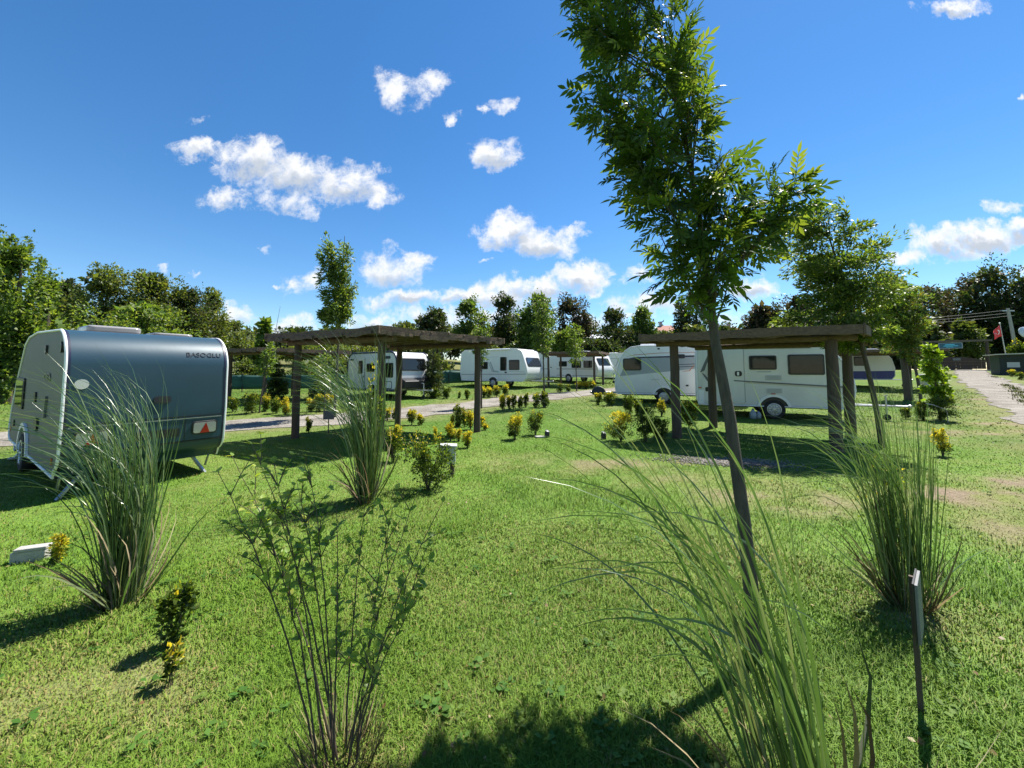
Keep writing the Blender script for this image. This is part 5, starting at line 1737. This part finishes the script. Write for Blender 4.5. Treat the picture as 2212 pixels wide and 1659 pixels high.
# --- conifers
def conifer(label, u, v, vtop, wpx, seed, pal):
    b_ = gp(u, v); H = at(u, vtop, b_.y).z - b_.z; rw = wpx / FOC * b_.y / 2
    ells = [((0, 0, H * (.12 + .8 * k / 7)), (rw * (1.02 - .85 * (k / 7) ** 1.6), rw * (1.02 - .85 * (k / 7) ** 1.6), H * .10), 14) for k in range(8)]
    tree(label, b_, [((0, 0, -.1), .06), ((0, 0, H * .5), .04), ((0, 0, H * .9), .015)], ells, 4200, .10, .05, pal, seed, None, M_DARKLEAF, None, 0, 0, clump=.3, hollow=.4, name='conifer_tree', droop=-.6)


conifer('dense dark cypress cone beside the far pergola post', 599, 866, 778, 38, 230, DARK + [(.10, .13, .02)])
conifer('dark leafy column left of the front-window caravan', 935, 858, 745, 48, 231, DARK)
conifer('dark conifer behind the tall pampas clump', 690, 868, 815, 44, 232, DARK)


# --- shrubs
YEL = [(.50, .40, .04), (.58, .48, .07), (.40, .38, .05), (.24, .28, .04), (.30, .32, .045)]
SHG = [(.05, .09, .016), (.075, .125, .02), (.035, .065, .015), (.11, .15, .03)]


def shrub(label, u, v, wpx, hpx, yellow, seed, group, name='shrub', leaf=None, dens=1.0, b_=None, stems=5):
    b_ = gp(u, v) if b_ is None else b_
    k_ = b_.y / FOC
    w, h = wpx * k_, hpx * k_ * 1.03
    rg = np.random.default_rng(seed); pr = random.Random(seed)
    t = thing(name, label, 'shrub', b_, 0, group)
    mb = MB()
    for k in range(stems):
        a_ = pr.uniform(0, 2 * PI); r_ = w * .28
        mb.tube([(pr.uniform(-.02, .02), pr.uniform(-.02, .02), -.03), (math.cos(a_) * r_ * .5, math.sin(a_) * r_ * .5, h * .4), (math.cos(a_) * r_, math.sin(a_) * r_, h * pr.uniform(.7, .95))], [min(.010, .016 * h), min(.008, .012 * h), .002], 5)
    mb.build('stem', M_STEM, t)
    ll = leaf or min(.06, max(.034, k_ * 3.0))
    n = int(min(3200, dens * 1700 * (w * h / .25) ** .8 * (.042 / ll) ** 1.2) + 90)
    ells = [((0, 0, h * .55), (w * .46, w * .42, h * .40), 16), ((0, 0, h * .25), (w * .32, w * .30, h * .2), 8)]
    for k in range(3):
        a_ = pr.uniform(0, 2 * PI)
        ells.append(((math.cos(a_) * w * .25, math.sin(a_) * w * .25, h * pr.uniform(.6, .85)), (w * .2, w * .2, h * .18), 6))
    P, O, _c = crown_points(ells, n, rg, .32, .25)
    n = len(P)
    P[:, 2] = np.clip(P[:, 2], .03, None)
    D = O * .7 + rg.normal(size=O.shape) * .6 + np.array((0, 0, .55))
    zr = P[:, 2] / h
    side = (P[:, 0] / w) * .35
    isy = (zr + side * (.3 if seed % 2 else -.3) + rg.normal(size=n) * .14) > (1.10 - yellow)
    cols = np.where(isy[:, None], pick(YEL, n, rg), pick(SHG, n, rg))
    s = rg.uniform(.75, 1.3, n)
    o = link(bpy.data.objects.new('foliage', leaves('foliage', P, D, ll * s, ll * .55 * s, cols, M_LEAF, rg)), t)
    o['kind'] = 'stuff'
    return t


ROWS = [
    ('the row beyond the road beside grey caravan', 'shrub row across the road', [(503, 890, 24, 30, .1), (544, 893, 42, 40, .12), (574, 889, 18, 34, .45), (596, 893, 28, 34, .12), (616, 896, 19, 36, .9), (635, 894, 11, 22, .15)]),
    ('three behind the grey pitch sign', 'shrubs behind the pitch sign', [(672, 889, 18, 28, .7), (690, 888, 26, 33, .25), (709, 888, 26, 33, .4)]),
    ('those in the shade of left pergola', 'shrubs in the left pergola', [(667, 934, 12, 30, .3), (837, 908, 15, 26, .55), (854, 909, 13, 26, .5), (889, 918, 20, 38, .5), (907, 918, 16, 22, .5)]),
    ('the cluster at right post of left pergola', 'shrubs at the right pergola post', [(977, 922, 7, 24, .9), (990, 921, 28, 44, .05), (1003, 922, 10, 34, .45), (1016, 928, 20, 40, .75), (1042, 922, 10, 20, .9), (1049, 929, 10, 14, .7)]),
    ('those behind the white power box', 'shrubs behind the power box', [(940, 958, 9, 34, .95), (973, 953, 22, 38, .75), (990, 953, 14, 26, .8), (1010, 967, 20, 34, .75)]),
    ('the row before the front-window caravan', 'small shrubs before the front-window caravan', [(939, 861, 19, 24, .0), (964, 861, 21, 24, .0), (992, 860, 4, 13, .1), (1009, 863, 10, 20, .1), (1045, 859, 15, 22, .5), (1057, 858, 14, 22, .55), (1073, 858, 17, 23, .4), (1091, 855, 20, 22, .35)]),
    ('five at the road edge', 'five shrubs at the road edge', [(1085, 886, 15, 32, .65), (1099, 883, 8, 27, .4), (1110, 883, 13, 27, .2), (1123, 882, 12, 26, .1), (1136, 880, 10, 29, .1)]),
    ('two at the thin trunk by the road', 'shrubs at the thin trunk', [(1159, 880, 18, 28, .1), (1178, 880, 19, 32, .1)]),
    ('five before the long white caravan', 'shrubs before the long caravan', [(1211, 846, 16, 15, .0), (1228, 846, 9, 14, .1), (1252, 840, 16, 16, .75), (1266, 840, 15, 16, .7), (1280, 839, 13, 15, .7)]),
    ('two at the hitch of swoosh caravan', 'shrubs at the swoosh caravan', [(1293, 874, 14, 25, .35), (1317, 876, 26, 30, .25)]),
    ('the pair on the open middle lawn', 'pair of shrubs on the middle lawn', [(1112, 949, 38, 58, .62), (1157, 940, 34, 54, .16)]),
    ('the group left of the right pergola', 'shrub group left of the right pergola', [(1342, 953, 60, 62, .5), (1395, 955, 44, 80, .08), (1426, 954, 34, 54, .04), (1359, 899, 24, 48, .04), (1378, 897, 18, 34, .1), (1429, 899, 15, 34, .6), (1474, 900, 20, 30, .0), (1488, 924, 46, 54, .18)]),
    ('two near the caravan drawbar', 'shrubs near the drawbar', [(1957, 905, 18, 24, .1), (1994, 908, 24, 36, .15)]),
    ('three by the hut', 'shrubs by the hut', [(2186, 814, 14, 14, .35), (2206, 821, 14, 16, .05), (2230, 826, 16, 18, .1)]),
]
ORD = ['first', 'second', 'third', 'fourth', 'fifth', 'sixth', 'seventh', 'eighth']
for ri, (where, grp, items) in enumerate(ROWS):
    for i, (u, v, w, h_, ye) in enumerate(sorted(items)):
        kind = 'yellow leafed' if ye > .6 else 'yellow tipped' if ye > .22 else 'green'
        shrub('%s shrub, %s from left of %s' % (kind, ORD[i], where), u, v, w, h_, ye, 300 + ri * 20 + i, grp)
shrub('dense dark round bush under the bright young tree', 2032, 910, 50, 52, .0, 601, None, 'round_bush', dens=2.4)
shrub('large dark green shrub beside the white power box', 925, 1056, 108, 108, .1, 602, None, dens=1.2)
shrub('tall green and yellow shrub right of the tall pampas clump', 850, 998, 44, 74, .3, 603, None)
shrub('single yellow leaved plant right of the right pampas clump', 2036, 985, 30, 60, .75, 604, None, dens=.8)
shrub('small yellow plant next to the concrete block', 123, 1216, 26, 60, .85, 605, None, leaf=.032, dens=.9)
shrub('dark upright young shrub right of the left pampas clump', 376, 1392, 56, 120, .0, 606, None, leaf=.036, dens=.8)
shrub('tiny yellow flowering plant in the lawn at lower left', 368, 1478, 26, 80, .45, 607, None, leaf=.03, dens=.35)
shrub('slender green shrub mixed with orange tips inside tall pampas clump', 800, 1070, 40, 250, .12, 608, None, leaf=.05, dens=.32, stems=9)
shrub('slender yellow leaved shrub inside the right pampas clump', 1925, 1290, 70, 270, .28, 609, None, leaf=.026, dens=.10, stems=7)
shrub('rounded dark tree bush beside the hut roof', 2200, 806, 30, 62, .0, 610, None, 'round_bush', leaf=.22, dens=1.2)


# --- foreground twiggy shrub
def broad_leaf_mesh(name, seed, col):
    rg = np.random.default_rng(seed)
    n = 5
    V, F = [], []
    for i in range(n + 1):
        q = i / n
        w = .30 * math.sin(PI * (q ** .8)) + (.01 if i < n else 0)
        z = -.10 * q * q
        V += [(q, -w, z + .10 * w * 2), (q, 0, z), (q, w, z + .10 * w * 2)]
    for i in range(n):
        for k in range(2):
            F.append((i * 3 + k, i * 3 + 3 + k, i * 3 + 4 + k, i * 3 + 1 + k))
    return fast_mesh(name, V, F, M_LEAF, np.tile(np.array(col), (len(V), 1)), True)


def frame_matrix(p, d, nrm, s):
    d = Vector(d).normalized(); nrm = Vector(nrm)
    y = nrm.cross(d)
    if y.length < 1e-4:
        y = d.orthogonal()
    y.normalize(); z = d.cross(y)
    return Matrix(((d.x * s, y.x * s, z.x * s, p[0]), (d.y * s, y.y * s, z.y * s, p[1]), (d.z * s, y.z * s, z.z * s, p[2]), (0, 0, 0, 1)))


def twiggy():
    b_ = gp(735, 1648)
    rg = random.Random(31)
    t = thing('twiggy_shrub', 'sparse twiggy shrub with fanning thin stems in the near foreground', 'shrub', b_)
    meshes = [broad_leaf_mesh('leaf', 5, c_) for c_ in ((.18, .28, .045), (.26, .35, .055), (.13, .21, .035), (.34, .38, .08))]
    # stem tips in the photograph
    tips = [(470, 1020), (500, 985), (545, 960), (590, 1000), (640, 1040), (668, 1005), (728, 1090), (790, 1075), (850, 1095), (905, 1060), (955, 1085), (930, 1210), (905, 1290), (560, 1120)]
    nleaf = 0
    extra = []
    for i, (u, v) in enumerate(tips):
        yy = b_.y + rg.uniform(-.16, .18)
        tip = at(u, v, yy) - b_
        st = Vector((rg.uniform(-.05, .05) + (u - 735) * .0002, rg.uniform(-.04, .04), -.02))
        ctl = st.lerp(tip, .5) + Vector((-(u - 735) * .00035, 0, .06)) + Vector((rg.uniform(-.02, .02), rg.uniform(-.02, .02), 0))
        n = 12
        pts = []
        for k in range(n + 1):
            q = k / n
            pts.append(st * (1 - q) ** 2 + ctl * 2 * q * (1 - q) + tip * q * q + Vector((rg.uniform(-.004, .004), rg.uniform(-.004, .004), 0)))
        so_ = MB().tube(pts, [.0046 * (1 - .78 * k / n) for k in range(n + 1)], 6).build('stem', M_STEM, t, smooth=True)
        twigs = [pts]
        for j in range(11 if u < 700 else 6):
            k = rg.randrange(7 if u < 700 else 4, n)
            a_ = pts[k]; dd = (pts[k] - pts[k - 1]).normalized()
            e_ = a_ + (dd * .8 + Vector((rg.uniform(-.9, .9), rg.uniform(-.6, .6), rg.uniform(0, .5)))).normalized() * rg.uniform(.06, .17)
            tw = [a_, a_.lerp(e_, .5) + Vector((0, 0, .008)), e_]
            MB().tube(tw, [.0022, .0018, .001], 5).build('twig', M_STEM, so_)
            twigs.append([a_.lerp(e_, q) for q in (.2, .45, .7, 1)])
        for pts_ in twigs:
            main = pts_ is pts
            for k in range(4 if main else 1, len(pts_)):
                if main and rg.random() < (.35 if k < 7 else .08):
                    continue
                for sgn in (-1, 1):
                    if rg.random() < .1:
                        continue
                    dd = (pts_[k] - pts_[k - 1]).normalized()
                    a_ = rg.uniform(0, PI)
                    sd_ = Vector((math.cos(a_), math.sin(a_) * .8, rg.uniform(-.1, .35))) * sgn
                    d_ = dd * .55 + sd_ + Vector((-.15, 0, 0))
                    extra.append((frame_matrix(pts_[k], d_, (rg.uniform(-.4, .4), rg.uniform(-.4, .4), 1), rg.uniform(.023, .042)), rg.choice((0, 0, 1, 1, 2, 3))))
    extra.sort(key=lambda e_: -e_[0].to_scale().x)
    for mx_, k in extra[:298]:
        o = link(bpy.data.objects.new('leaf', meshes[k]), t)
        o.matrix_local = mx_
    VV, FF, KK, nb = [], [], [], 0
    for mx_, k in extra[298:]:
        me = meshes[k]
        V = np.empty(len(me.vertices) * 3, np.float32); me.vertices.foreach_get('co', V); V = V.reshape(-1, 3)
        F = np.empty(len(me.loops), np.int32); me.loops.foreach_get('vertex_index', F)
        A = np.array(mx_)
        VV.append(V @ A[:3, :3].T + A[:3, 3]); FF.append(F.reshape(-1, 4) + nb); nb += len(V)
        KK.append(np.tile(np.array(((.18, .28, .045), (.26, .35, .055), (.13, .21, .035), (.34, .38, .08))[k]), (len(V), 1)))
    if VV:
        o = link(bpy.data.objects.new('small_leaves', fast_mesh('small_leaves', np.concatenate(VV), np.concatenate(FF), M_LEAF, np.concatenate(KK), True)), t)
        o['kind'] = 'stuff'
    # dry stalks at the foot
    g_ = np.random.default_rng(8)
    make_tuft('dry_stalks', t, (0, 0, 0), 260, .13, .20, .004, [(.42, .35, .18), (.30, .22, .12), (.10, .075, .05), (.16, .18, .06)], g_)


def strips(n, base_r, H, W, rng, spread, bend, seg, cent=(0, 0), hvar=.25, wind=(-1, -.1), up0=.10, tilt=(0, 0)):
    """arching grass blades: centre lines (n, seg+1, 3) and widths"""
    a_ = rng.uniform(0, 2 * PI, n)
    r_ = base_r * np.sqrt(rng.random(n))
    P = np.stack([cent[0] + r_ * np.cos(a_), cent[1] + r_ * np.sin(a_), np.full(n, -.02)], -1)
    d = np.stack([np.cos(a_) * spread * (up0 + rng.random(n)), np.sin(a_) * spread * (up0 + rng.random(n)), np.ones(n)], -1)
    d += rng.normal(size=(n, 3)) * np.array((.06, .06, 0)) + np.array((tilt[0], tilt[1], 0))
    d /= np.linalg.norm(d, axis=1)[:, None]
    Ln = H * (1 - hvar + 2 * hvar * rng.random(n)) * (1.0)
    bd = bend * rng.uniform(.35, 1.5, n)
    w3 = np.array((wind[0], wind[1], -.55))
    pts = [P]
    for k in range(seg):
        q = (k + .5) / seg
        d = d + (bd * q ** 2.2 * 9.0 / seg)[:, None] * w3 + rng.normal(size=(n, 3)) * .012
        d /= np.linalg.norm(d, axis=1)[:, None]
        P = P + d * (Ln / seg)[:, None]
        pts.append(P)
    wd = W * rng.uniform(.6, 1.25, n)
    return np.stack(pts, 1), wd


def blade_mesh(name, pts, wd, cols, m, rng, keel=.35):
    """blades with a midrib: three points across each section"""
    n, s1, _ = pts.shape
    T = np.gradient(pts, axis=1); T /= np.linalg.norm(T, axis=2)[..., None] + 1e-9
    ang = PI + rng.normal(0, .95, n)
    h = np.stack([np.cos(ang), np.sin(ang), np.zeros(n)], -1)[:, None, :]
    S = np.cross(T, h + 0 * T); S /= np.linalg.norm(S, axis=2)[..., None] + 1e-9
    Nn = np.cross(T, S)
    q = np.linspace(0, 1, s1)[None, :, None]
    prof = np.minimum(1, .55 + q * 2.2) * (1 - q ** 2.6) + .02
    w = wd[:, None, None] * prof * .5
    V = np.stack([pts - S * w + Nn * w * keel, pts, pts + S * w + Nn * w * keel], 2)
    i = np.arange(n * s1 * 3).reshape(n, s1, 3)
    F = np.stack([i[:, :-1, :-1], i[:, :-1, 1:], i[:, 1:, 1:], i[:, 1:, :-1]], -1).reshape(-1, 4)
    K = np.repeat(np.repeat(cols[:, None, None, :], s1, 1), 3, 2).copy()
    tipq = np.linspace(0, 1, s1)[None, :, None, None]
    K = K * (1 - .0 * tipq)
    return fast_mesh(name, V.reshape(-1, 3), F, m, K.reshape(-1, 3), True)


def make_tuft(name, parent, cent, n, r, H, W, pal, rng, spread=.7, bend=.05):
    pts, wd = strips(n, r, H, W, rng, spread, bend, 5, cent, .5)
    o = link(bpy.data.objects.new(name, blade_mesh(name, pts, wd, pick(pal, n, rng), M_GRASS, rng)), parent)
    o['kind'] = 'stuff'
    return o


twiggy()

# --- pampas clumps
PAMP = [(.080, .150, .050), (.105, .18, .065), (.06, .12, .040), (.14, .20, .09), (.095, .165, .045), (.085, .145, .05), (.19, .23, .12)]


def pampas(label, b_, layers, seed, single, dry=40, seg=10):
    """layers: (n, base radius, height, width, spread, bend, wind)"""
    rg = np.random.default_rng(seed)
    t = thing('pampas_grass', label, 'ornamental grass', b_, 0, 'pampas grass clumps')
    allp, allw, allc = [], [], []
    for (n, r, H, W, sp, bd, wind, hv, tl) in layers:
        p, w = strips(n, r, H, W, rg, sp, bd, seg, (0, 0), hv, wind, tilt=tl)
        allp.append(p); allw.append(w); allc.append(pick(PAMP, n, rg))
    p, w, c_ = np.concatenate(allp), np.concatenate(allw), np.concatenate(allc)
    o_ = np.argsort(-w * np.linalg.norm(p[:, -1] - p[:, 0], axis=1))
    big, rest = o_[:single], o_[single:]
    for i in big:
        me = blade_mesh('blade', p[i:i + 1], w[i:i + 1], c_[i:i + 1], M_PAMPAS, rg)
        link(bpy.data.objects.new('blade', me), t)
    if len(rest):
        ro = link(bpy.data.objects.new('fine_blades', blade_mesh('fine_blades', p[rest], w[rest], c_[rest], M_PAMPAS, rg)), t)
        ro['kind'] = 'stuff'
    if dry:
        make_tuft('dry_leaves', t, (0, 0, 0), dry, layers[0][1] * 1.1, layers[0][2] * .34, layers[0][3] * 1.25, [(.36, .29, .16), (.25, .18, .10), (.45, .39, .24), (.12, .15, .05)], rg, .75, .2)
    return t


W1 = (-1, -.15)
pampas('left pampas clump in front of the grey caravan', gp(265, 1300), [(150, .10, 1.55, .010, .06, .46, W1, .22, (.0, 0)), (36, .11, 1.2, .010, .18, .6, (-.9, -.2), .3, (-.03, 0)), (34, .10, 1.4, .010, .07, .22, (-.3, 0), .2, (.12, 0)), (12, .11, .8, .012, 1.2, .35, (.3, -.3), .3, (0, 0))], 41, 232, 60)
pampas('tall pampas clump before the left pergola', gp(790, 1085), [(130, .10, 1.95, .012, .05, .48, W1, .22, (-.04, 0)), (50, .10, 1.75, .012, .05, .12, (-.3, 0), .25, (.07, 0)), (24, .11, 1.1, .012, .25, .2, (-.4, 0), .3, (0, 0))], 42, 204, 50)
pampas('right pampas clump beside the sign', gp(1962, 1305), [(130, .12, 1.26, .008, .09, .08, (-.6, 0), .3, (.0, 0)), (80, .12, 1.55, .008, .06, .62, W1, .2, (-.10, 0)), (9, .12, .7, .010, 1.2, .3, (.5, -.3), .3, (0, 0))], 43, 219, 80)
pampas('nearest pampas clump with broad arching blades at lower right', Vector((.96, 1.34, 0)), [(22, .11, 1.72, .014, .08, .30, (-1, .1), .2, (-.26, .03)), (12, .12, 1.4, .015, .08, .18, (-.8, .1), .2, (-.10, 0)), (14, .11, 1.5, .013, .08, .72, (-1, .05), .2, (-.20, .02)), (5, .11, 1.0, .013, .3, .8, (-1, .05), .3, (-.1, 0))], 44, 53, 40, seg=14)


# --- the near ash tree
def compound_leaf(name, seed, col):
    rg = random.Random(seed)
    V, F = [], []

    def leaflet(o_, d_, n_, ln, wd):
        d_ = d_.normalized(); s_ = n_.cross(d_).normalized(); n_ = d_.cross(s_)
        b = len(V)
        for q, w_ in ((0, .04), (.3, .85), (.6, .8), (1.0, 0)):
            c_ = o_ + d_ * ln * q - n_ * ln * .14 * q * q
            if w_ == 0:
                V.append(tuple(c_)); continue
            V.append(tuple(c_ + s_ * wd * w_ * .5 + n_ * wd * .14)); V.append(tuple(c_)); V.append(tuple(c_ - s_ * wd * w_ * .5 + n_ * wd * .14))
        for i in (0, 3):
            F.extend([(b + i, b + i + 3, b + i + 4), (b + i, b + i + 4, b + i + 1), (b + i + 1, b + i + 4, b + i + 5), (b + i + 1, b + i + 5, b + i + 2)])
        F.extend([(b + 6, b + 9, b + 7), (b + 7, b + 9, b + 8)])
    up = Vector((0, 0, 1))
    ax = lambda q: Vector((q, 0, -.18 * q * q))
    for q in (.30, .48, .66, .82):
        for sgn in (-1, 1):
            leaflet(ax(q), Vector((.75 + rg.uniform(-.15, .15), sgn * (.75 + rg.uniform(-.1, .1)), -.12 + rg.uniform(-.2, .1))), up + Vector((0, rg.uniform(-.3, .3), 0)), rg.uniform(.36, .44), rg.uniform(.125, .155))
    leaflet(ax(.95), Vector((1, rg.uniform(-.1, .1), -.25)), up, .44, .15)
    b = len(V)
    for q in (0, .5, .97):
        c_ = ax(q)
        V += [(c_.x, -.008, c_.z), (c_.x, .008, c_.z), (c_.x, 0, c_.z - .012)]
    for i in (0, 3):
        for k in range(3):
            k2 = (k + 1) % 3
            F += [(b + i + k, b + i + k2, b + i + 3 + k2), (b + i + k, b + i + 3 + k2, b + i + 3 + k)]
    return np.array(V), np.array(F), col


def near_ash():
    rg = random.Random(77)
    base = gp(1634, 1415)
    t = thing('ash_tree', 'near slim ash tree with leaning trunk and wind-swept crown', 'tree', base)
    Y0 = base.y
    axis_px = [(1634, 1425, 0), (1624, 1290, .0), (1606, 1120, .06), (1576, 900, .16), (1545, 740, .26), (1524, 570, .40), (1503, 420, .53), (1462, 220, .68), (1415, 30, .80), (1385, -110, .88), (1370, -210, .94)]
    pts = [at(u, v, Y0 + dy * 1.0) - base for u, v, dy in axis_px]
    pts[0].z = -.05
    rad = [.043, .040, .037, .034, .030, .024, .019, .014, .009, .006, .003]
    MB().tube(pts, rad, 12, jit=.03, rng=rg).build('trunk', M_BARK, t, smooth=True)
    path = np.array([tuple(p) for p in pts])

    def on_trunk(q):          # q along the crown part (index 4..10)
        f = 4.2 + q * 5.6
        i = min(int(f), 9); r_ = f - i
        return Vector(path[i] * (1 - r_) + path[i + 1] * r_)
    # crown outline in the photograph: (v, left u, right u)
    env = [(-200, 1250, 1460), (-60, 1200, 1470), (60, 1205, 1510), (150, 1240, 1530), (240, 1265, 1560), (330, 1290, 1590), (420, 1345, 1615), (500, 1385, 1620), (560, 1430, 1600), (600, 1500, 1585)]

    def env_at(v):
        for (v0, a0, b0), (v1, a1, b1) in zip(env[:-1], env[1:]):
            if v0 <= v <= v1:
                q = (v - v0) / (v1 - v0)
                return a0 + (a1 - a0) * q, b0 + (b1 - b0) * q
        return env[-1][1:]
    branches = []
    for k in range(66):
        v = -190 + 770 * ((k + rg.random()) / 66)
        a_, b_ = env_at(v)
        f = rg.random()
        f = (f * .5 + .5 * (f > .5)) if rg.random() < .4 else f
        f = f * .9 + .05
        u = a_ + (b_ - a_) * f
        if v > 380 and rg.random() < .35:
            continue
        q = max(.0, min(.97, (640 - v) / 850 - rg.uniform(.10, .2)))
        st = on_trunk(q)
        dy = .26 + q * .62 + rg.uniform(-.24, .26) * (1.0 if v > 0 else .7)
        branches.append((st, at(u, v, Y0 + dy) - base))
    # the long branch to the right
    s_ = on_trunk(.05)
    lim = at(1690, 440, Y0 + .38) - base
    branches.append((s_, lim))
    for (u, v, f_) in ((1728, 390, .8), (1712, 432, .85), (1650, 490, .5), (1675, 372, .6), (1650, 425, .4)):
        branches.append((s_.lerp(lim, f_) - Vector((0, 0, .03)), at(u, v, Y0 + .38 + rg.uniform(-.08, .1)) - base))
    variants = []
    for i, c_ in enumerate([(.050, .095, .020), (.07, .125, .022), (.038, .075, .018), (.095, .15, .026), (.06, .105, .022), (.13, .175, .035)]):
        variants.append(compound_leaf('leaf', 50 + i, c_))
    placed = []
    for (st, en) in branches:
        ln = (en - st).length
        mid = st.lerp(en, .5) + Vector((0, 0, -.10 * ln)) + Vector((rg.uniform(-.05, .05), rg.uniform(-.05, .05), 0))
        n = 8
        bp = [st * (1 - q) ** 2 + mid * 2 * q * (1 - q) + en * q * q for q in [i / n for i in range(n + 1)]]
        r0 = .004 + .007 * min(1, ln)
        MB().tube(bp, [r0 * (1 - .8 * i / n) for i in range(n + 1)], 6, cap=False).build('branch', M_BARK, t, smooth=True)
        nl = max(6, int(ln / .029))
        for j in range(nl):
            q = .42 + .58 * (j + rg.random()) / nl
            p = st * (1 - q) ** 2 + mid * 2 * q * (1 - q) + en * q * q
            dd = (en - mid).normalized()
            out = Vector((rg.gauss(0, 1), rg.gauss(0, 1), rg.gauss(.1, .7))).normalized()
            right = en.x > path[6][0] + .28
            d_ = dd * .35 + out * .95 + (Vector((.25, 0, -.3)) if right else Vector((-.45, -.05, -.28)))
            p = p + out * rg.uniform(0, .035)
            nr = Vector((rg.gauss(0, .8), rg.gauss(0, .8), 1))
            placed.append((rg.randrange(6), frame_matrix(p, d_, nr, rg.uniform(.125, .215)), p))
    cam_l = Vector((0, 0, CAM_H)) - base
    # those that show largest: nearest to the viewer
    order = sorted(range(len(placed)), key=lambda i: (placed[i][2] - cam_l).length + (0 if placed[i][2].z < 2.7 else .5))
    meshes = []
    for V, F, c_ in variants:
        meshes.append(fast_mesh('leaf', V, F, M_LEAF, np.tile(np.array(c_), (len(V), 1))))
    for i in order[:300]:
        k, mtx, _p = placed[i]
        o = link(bpy.data.objects.new('leaf', meshes[k]), t)
        o.matrix_local = mtx
    VV, FF, KK, nb = [], [], [], 0
    for i in order[300:]:
        k, mtx, _p = placed[i]
        V, F, c_ = variants[k]
        A = np.array(mtx)
        VV.append(V @ A[:3, :3].T + A[:3, 3]); FF.append(F + nb); nb += len(V)
        KK.append(np.tile(np.array(c_) * rg.uniform(.8, 1.2), (len(V), 1)))
    o = link(bpy.data.objects.new('crown', fast_mesh('crown', np.concatenate(VV), np.concatenate(FF), M_LEAF, np.concatenate(KK))), t)
    o['kind'] = 'stuff'
    print('near ash leaves', len(placed))


near_ash()
